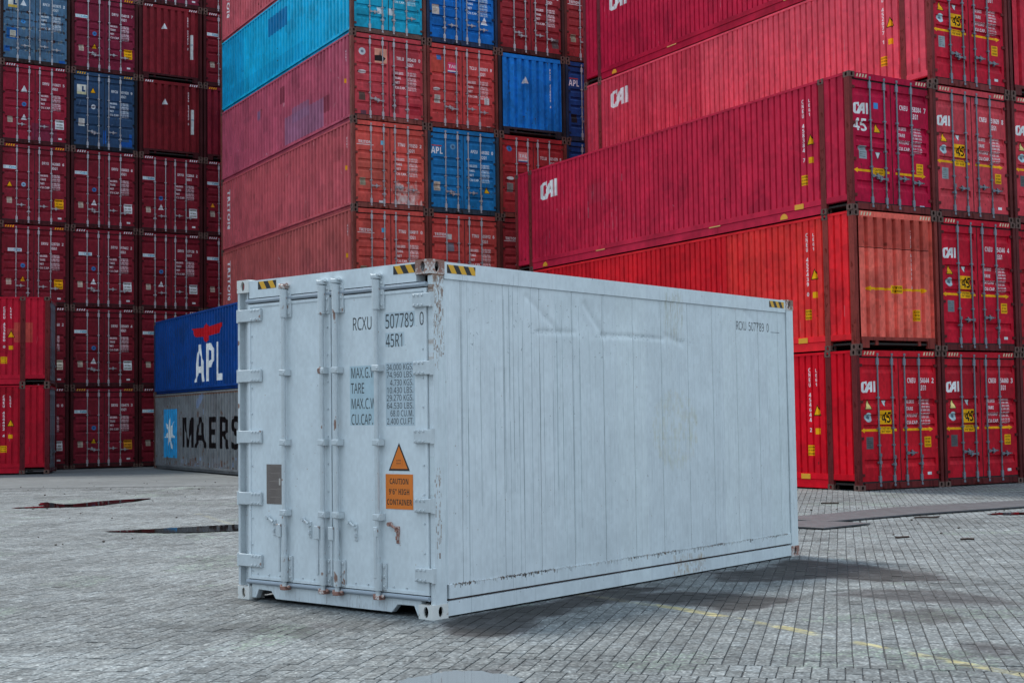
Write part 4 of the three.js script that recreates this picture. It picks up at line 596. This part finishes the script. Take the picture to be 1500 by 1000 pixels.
  for (let i = 0; i + 1 < seams.length; i++) {
    const a = seams[i] + .0014, b = seams[i + 1] - .0014, nx = Math.max(6, Math.round((b - a) / .016)), ny = 150, y0 = .262, y1 = 2.745, pos = [], uv = [], idx = [];
    for (let v = 0; v <= ny; v++) for (let u = 0; u <= nx; u++) { const s = a + (b - a) * u / nx, y = y0 + (y1 - y0) * v / ny, edge = Math.min(u, nx - u) === 0 ? -.003 : 0; pos.push(HW - .016 + dent(s, y) + edge, y, Z - s); uv.push(s / L, y / H); }
    for (let v = 0; v < ny; v++) for (let u = 0; u < nx; u++) { const p = v * (nx + 1) + u; idx.push(p, p + 1, p + nx + 2, p, p + nx + 2, p + nx + 1); }
    const q = new THREE.BufferGeometry(); q.setAttribute('position', new THREE.Float32BufferAttribute(pos, 3)); q.setAttribute('uv', new THREE.Float32BufferAttribute(uv, 2)); q.setIndex(idx); q.computeVertexNormals();
    part('side_panel', q, sideM, box);
  }
  part('panel_backing', new Geo().box(HW - .09, HW - .07, .17, 2.73, -Z + .1, Z - .1).done(), M.gasket, box);
  part('side_panel', new Geo().box(-HW + .02, -HW + .05, .15, 2.75, -Z + .1, Z - .1).done(), trimM, box, 'plain far side panel');
  part('roof', new Geo().box(-HW + .06, HW - .065, H - .045, H - .018, -Z + .1, Z - .1).done(), trimM, box); part('floor', new Geo().box(-HW + .06, HW - .06, .135, .165, -Z + .08, Z - .10).done(), M.floor, box);
  part('machinery_panel', new Geo().box(-HW + .06, HW - .06, .15, H - .1, -Z + .04, -Z + .08).box(-.9, .9, .35, 1.2, -Z + .02, -Z + .04).box(-.9, .9, 1.35, 2.6, -Z + .025, -Z + .04).done(), trimM, box);
  // castings
  const cast = castingGeo(20), castM = std({ map: dataTex(256, 256, (x, y) => { const n = fbm(x / 30, y / 30, 14), f = fbm(x / 5, y / 5, 15, 2), r = .55 * smooth(.60, .72, n + .25 * (f - .5)); return [206 - r * 110 + 14 * f, 208 - r * 140 + 10 * f, 206 - r * 150 + 8 * f]; }), roughness: .75 });
  const castRust = std({ map: dataTex(256, 256, (x, y) => { const n = fbm(x / 26, y / 30, 44), f = fbm(x / 4, y / 4, 45, 2), r = smooth(.34, .56, n + .3 * (f - .5)); return [192 - r * 62 + 22 * f, 190 - r * 96 + 16 * f, 188 - r * 104 + 14 * f]; }), roughness: .8 }); castM.map.repeat.set(1.3, 1.3); castRust.map.repeat.set(2.1, 2.1); castM.map.offset.set(.41, .33); castRust.map.offset.set(.37, .52);
  for (const sxn of [-1, 1]) for (const [y, t] of [[CY / 2, 0], [H - CY / 2, 1]]) for (const e of [-1, 1]) { const o = part('corner_casting', cast, sxn > 0 && (t || e < 0) ? castRust : castM, box); o.position.set(sxn * (HW - CZ / 2), y, e * (Z - CX / 2)); }
  // door end: header, gaskets, sill with lifting pockets, leaves
  const zf = Z - .022;
  part('door_header', new Geo(faceUV).box(-HW + CZ, HW - CZ, 2.722, H - .014, Z - .12, Z - .012).done(), doorM, box);
  g = new Geo(); const gasketM = std({ color: '#98a2ac', roughness: .65 }); for (const y of [2.695, .163]) { g = new Geo(); g.bar([-HW + .12, y, zf + .004], [HW - .055, y, zf + .004], .020, 10); g.box(-HW + .11, HW - .05, y - .012, y + .012, zf - .06, zf - .005); part('gasket', g.done(), gasketM, box); }
  {
    const P = [[HW - .165, .02], [HW - .165, .142], [-HW + .165, .142], [-HW + .165, .02], [-HW + .215, .02], [-HW + .255, .098], [-HW + .43, .094], [-HW + .49, .028], [.72, .028], [.79, .095], [HW - .24, .098], [HW - .20, .02]].reverse();
    const s = new THREE.Shape(P.map(([x, y]) => new THREE.Vector2(x, y))), e = new THREE.ExtrudeGeometry(s, { depth: .05, bevelEnabled: true, bevelThickness: .004, bevelSize: .003, bevelSegments: 1 }); e.translate(0, 0, Z - .085);
    const p = e.attributes.position, u = e.attributes.uv; for (let i = 0; i < p.count; i++) u.setXY(i, ...faceUV([p.getX(i), p.getY(i)])); part('door_sill', e, doorM, box);
  }
  const leaves = [];
  for (const [a, b] of [[2.295, 1.192], [1.178, .058]]) {
    g = new Geo(faceUV); g.cbox(X(a), X(b), .188, 2.668, zf - .06, zf, .006); const leaf = part('door', g.done(), doorM, box); leaves.push(leaf);
    g = new Geo(faceUV); const f = .028; for (const [x0, x1, y0, y1] of [[X(a), X(a) + f, .19, 2.666], [X(b) - f, X(b), .19, 2.666], [X(a) + f, X(b) - f, 2.64, 2.666], [X(a) + f, X(b) - f, .19, .214]]) g.box(x0, x1, y0, y1, zf, zf + .008); part('door_edging', g.done(), doorM, leaf);
    g = new Geo(); const bolt = (x, y) => g.cbox(x - .006, x + .006, y - .006, y + .006, zf, zf + .012, .003); for (let y = .26; y < 2.65; y += .235) { bolt(X(a) + .045, y); bolt(X(b) - .045, y + .03); } for (let x = X(a) + .12; x < X(b) - .1; x += .15) bolt(x, .235); part('rivets', g.done(), trimM, leaf).userData.kind = 'stuff';
  }
  // lock rods with sleeves, guides, cams and hanging handles
  const rusty = std({ map: castRust.map, roughness: .8 }), rodM = std({ color: '#d6dfe4', roughness: .42, map: cleanMap });
  [[1.768, 1], [1.268, 1], [1.092, -1], [.600, -1]].forEach(([s, side], i) => {
    const leaf = leaves[i >> 1], x = X(s), zr = zf + .045;
    g = new Geo(); g.cyl(x, zr, .0205, .14, 2.80, 14);
    for (const [y0, y1] of [[2.52, 2.765], [.20, .42]]) { g.cyl(x, zr - .004, .034, y0, y1, 14); g.cbox(x + .02, x + .068, y0, y1, zf + .004, zf + .02, .004); for (let q = 0; q < 3; q++) g.cbox(x + .042, x + .06, y0 + .025 + q * (y1 - y0 - .06) / 2, y0 + .045 + q * (y1 - y0 - .06) / 2, zf + .02, zf + .032, .004); }
    for (const y of [2.03, 1.415, .80]) { g.cbox(x - .034, x + .05, y - .026, y + .026, zf + .004, zr + .028, .006); g.cbox(x + .03, x + .046, y - .008, y + .008, zr + .028, zr + .038, .003); }
    part('locking_rod', g.done(), rodM, leaf);
    for (const y of [2.775, .125]) { g = new Geo(); g.cbox(x - .03, x + .035, y, y + .035, zf, zr + .03, .005); g.cbox(x - .042, x - .012, y + .01, y + .045, zf + .01, zr + .022, .004); g.bar([x + .03, y + .02, zf + .01], [x + .06, y + .035, zr + .01], .013, 8); part('cam', g.done(), y > 1 && i ? rodM : rusty, leaf); }
    g = new Geo(); const hx = x - .055, long = i === 3; if (!long) { g.cbox(hx - .028, hx + .03, .585, .70, zr - .01, zr + .03, .006); g.cbox(hx - .008, hx + .012, .28, .59, zr + .002, zr + .018, .004); } else g.cbox(x - .018, x + .010, .30, .70, zr + .018, zr + .034, .004).cbox(x - .03, x + .02, .64, .72, zr - .01, zr + .03, .006); part('handle', g.done(), rodM, leaf);
  });
  // handle catches
  [1.965, 1.495, .92, .428].forEach((s, i) => {
    const x = X(s) + .02, y = .70; g = new Geo(); g.cbox(x - .012, x + .022, y - .11, y + .03, zf, zf + .012, .004); g.bar([x - .06, y + .04, zf + .02], [x + .005, y + .012, zf + .03], .011, 8); g.bar([x - .075, y + .045, zf + .004], [x - .075, y + .045, zf + .04], .018, 10); g.bar([x + .005, y - .005, zf], [x + .005, y - .005, zf + .034], .013, 8); g.cbox(x - .004, x + .016, y - .08, y - .05, zf + .012, zf + .03, .004);
    part('handle_catch', g.done(), i === 3 ? rusty : rodM, leaves[i >> 1], i === 3 ? 'rusty handle catch' : undefined);
  });
  // hinges
  for (const s of [-1, 1]) for (const y of [2.566, 2.016, 1.464, .908, .353]) {
    g = new Geo(); const x0 = s > 0 ? X(.195) : -HW - .004, x1 = s > 0 ? HW + .006 : X(2.105); g.cbox(x0, x1, y - .056, y + .056, zf + .006, zf + .030, .005); g.cyl(s > 0 ? HW + .004 : -HW + .012, zf + .012, .020, y - .06, y + .06, 12);
    for (const bx of [.03, .075, .12]) for (const by of [-.04, .04]) { const xx = s > 0 ? x0 + bx - .005 : x1 - bx + .005; g.cbox(xx - .008, xx + .008, y + by - .008, y + by + .008, zf + .03, zf + .042, .004); }
    part('hinge', g.done(), trimM, leaves[s > 0 ? 1 : 0]);
  }
  // plates and stickers
  const sticker = (name, pw, ph, x, y, draw, parent, z, rot) => { const q = 600, [cv, cx] = canvas(Math.round(pw * q), Math.round(ph * q)); draw(cx, pw, ph, q); const o = part(name, new THREE.BoxGeometry(pw, ph, .002), std({ map: tex(cv), roughness: .45 }), parent); o.position.set(x, y, z ?? zf + .0025); if (rot) o.rotation.y = rot; return o; };
  const ambRect = (c2, p, q2, col) => { c2.fillStyle = col; c2.fillRect(0, 0, p, q2); };
  sticker('caution_sticker', .312, .285, X(.386), 1.012, (c2, a, b, q) => { ambRect(c2, a * q, b * q, '#d8731c'); const t = '#2a1c10'; fit(c2, 'CAUTION', .045, .25, .22, .046, q, b, t); fit(c2, "9'6\" HIGH", .035, .165, .24, .046, q, b, t); fit(c2, 'CONTAINER', .01, .08, .29, .046, q, b, t); }, leaves[1]);
  {
    const tg = (x, y, sz, z, dz) => { const s = new THREE.Shape([new THREE.Vector2(x - sz * .56, y - sz * .5), new THREE.Vector2(x + sz * .56, y - sz * .5), new THREE.Vector2(x, y + sz * .56)]), e = new THREE.ExtrudeGeometry(s, { depth: dz, bevelEnabled: false }); e.translate(0, 0, z); return e; };
    const t0 = part('warning_triangle', tg(X(.386), 1.29, .215, zf, .002), std({ color: '#241c18', roughness: .5 }), leaves[1]); part('triangle_face', tg(X(.386), 1.286, .175, zf + .002, .0015), std({ color: '#d8731c', roughness: .5 }), t0);
    sticker('triangle_print', .075, .05, X(.386), 1.252, (c2, a, b, q) => { ambRect(c2, a * q, b * q, '#d8731c'); fit(c2, 'SUPER', .008, .046, .055, .013, q, b, '#5a3010'); fit(c2, 'HEAVY', .008, .023, .055, .013, q, b, '#5a3010'); }, t0, zf + .0045);
  }
  sticker('data_plate', .205, .352, X(1.95), 1.042, (c2, a, b, q) => { ambRect(c2, a * q, b * q, '#6d635e'); for (let i = 0; i < 34; i++) { c2.fillStyle = i % 7 ? '#5a504c' : '#867b74'; c2.fillRect(8 + 30 * H2(i, 1, 1), 5 + i * 6, 40 + 60 * H2(i, 2, 1), 2); } c2.fillStyle = '#b9b4ae'; c2.fillRect(a * q * .82, b * q * .35, 12, 36); }, leaves[0]);
  const hazard = (c2, a, b, q) => { ambRect(c2, a * q, b * q, '#d9a116'); for (let i = 0; i < 5; i++) { c2.fillStyle = '#17161a'; const u = (i * .125 - .05) * q; c2.beginPath(); c2.moveTo(u, 0); c2.lineTo(u + .06 * q, 0); c2.lineTo(u + .105 * q, b * q); c2.lineTo(u + .045 * q, b * q); c2.fill(); } };
  for (const [s, pw] of [[.292, .26], [2.025, .25]]) sticker('hazard_stripe', pw, .07, X(s), 2.832, hazard, box, Z - .0105);
  for (const [s, pw] of [[.385, .35], [5.67, .33]]) sticker('hazard_stripe', pw, .07, HW - .002, 2.828, hazard, box, Z - s, Math.PI / 2);
}

// ---------------------------------------------------------------- steel plates and litter on the paving
function plate(name, pts, y, th, label) {
  const s = new THREE.Shape(pts.map(([x, z]) => new THREE.Vector2(x, z))), g = new THREE.ExtrudeGeometry(s, { depth: th, bevelEnabled: true, bevelThickness: .003, bevelSize: .003, bevelSegments: 1, steps: 1 });
  g.rotateX(-Math.PI / 2); g.translate(0, y, 0); return tag(part(name, g, M.steel, scene), label, 'steel plate', 'steel plates lying on the paving');
}
plate('steel_plate', [[3.9, 20.95], [4.55, 20.1], [6.2, 21.35], [8.5, 22.75], [10.2, 23.5], [10.5, 24.9], [8.9, 24.2], [6.1, 22.75], [4.9, 21.6]], .015, .018, 'long grey steel plate lying on paving toward the crimson stack');
plate('steel_plate_001', [[3.4, 19.9], [4.26, 19.03], [5.08, 19.75], [4.5, 20.3], [3.8, 20.4]], .012, .016, 'short grey steel plate with pointed corner beside white container');
{
  const R = rng(99), bark = std({ color: '#3a2e28', roughness: .9 });
  for (const [x, z, l, a, label] of [[6.2, 20.75, .42, .3, 'longest dark twig lying on paving beside the long steel plate'], [5.55, 24.3, .3, -.2, 'bent dark twig between steel plate and crimson stack'], [5.6, 17.1, .17, .2, 'short dark stick on paving beyond white container'], [4.9, 17.5, .18, .1, 'dark stick on paving near short steel plate']]) {
    const pts = [0, 1, 2, 3, 4].map((i) => new THREE.Vector3(x + Math.cos(a) * l * (i / 4 - .5), .022 + .008 * R(), -(z + Math.sin(a) * l * (i / 4 - .5) + .09 * (R() - .5))));
    tag(part(numbered('twig'), new THREE.TubeGeometry(new THREE.CatmullRomCurve3(pts), 10, .014, 6), bark, scene), label, 'twig', 'twigs on the paving');
  }
  const stones = []; for (let i = 0; i < 140; i++) { const left = i < 100, z = left ? 18 + 20 * R() : 18 + 6 * R(), x = left ? -z * .36 + R() * 7 : 4.5 + 4 * R(), r = .008 + .024 * R() * R(); if (Math.hypot(x + 1, z - 14) < 4) continue; const g = new THREE.IcosahedronGeometry(r, 0); g.scale(1, .6, 1); g.rotateY(R() * 6); g.translate(x, .006 + r * .35, -z); stones.push(g); }
  const o = part('gravel', mergeGeometries(stones), std({ color: '#45403d', roughness: .95 }), scene); o.userData.kind = 'stuff'; tag(o, 'scattered dark stones on the open paving', 'gravel');
}
renderer.render(scene, camera);
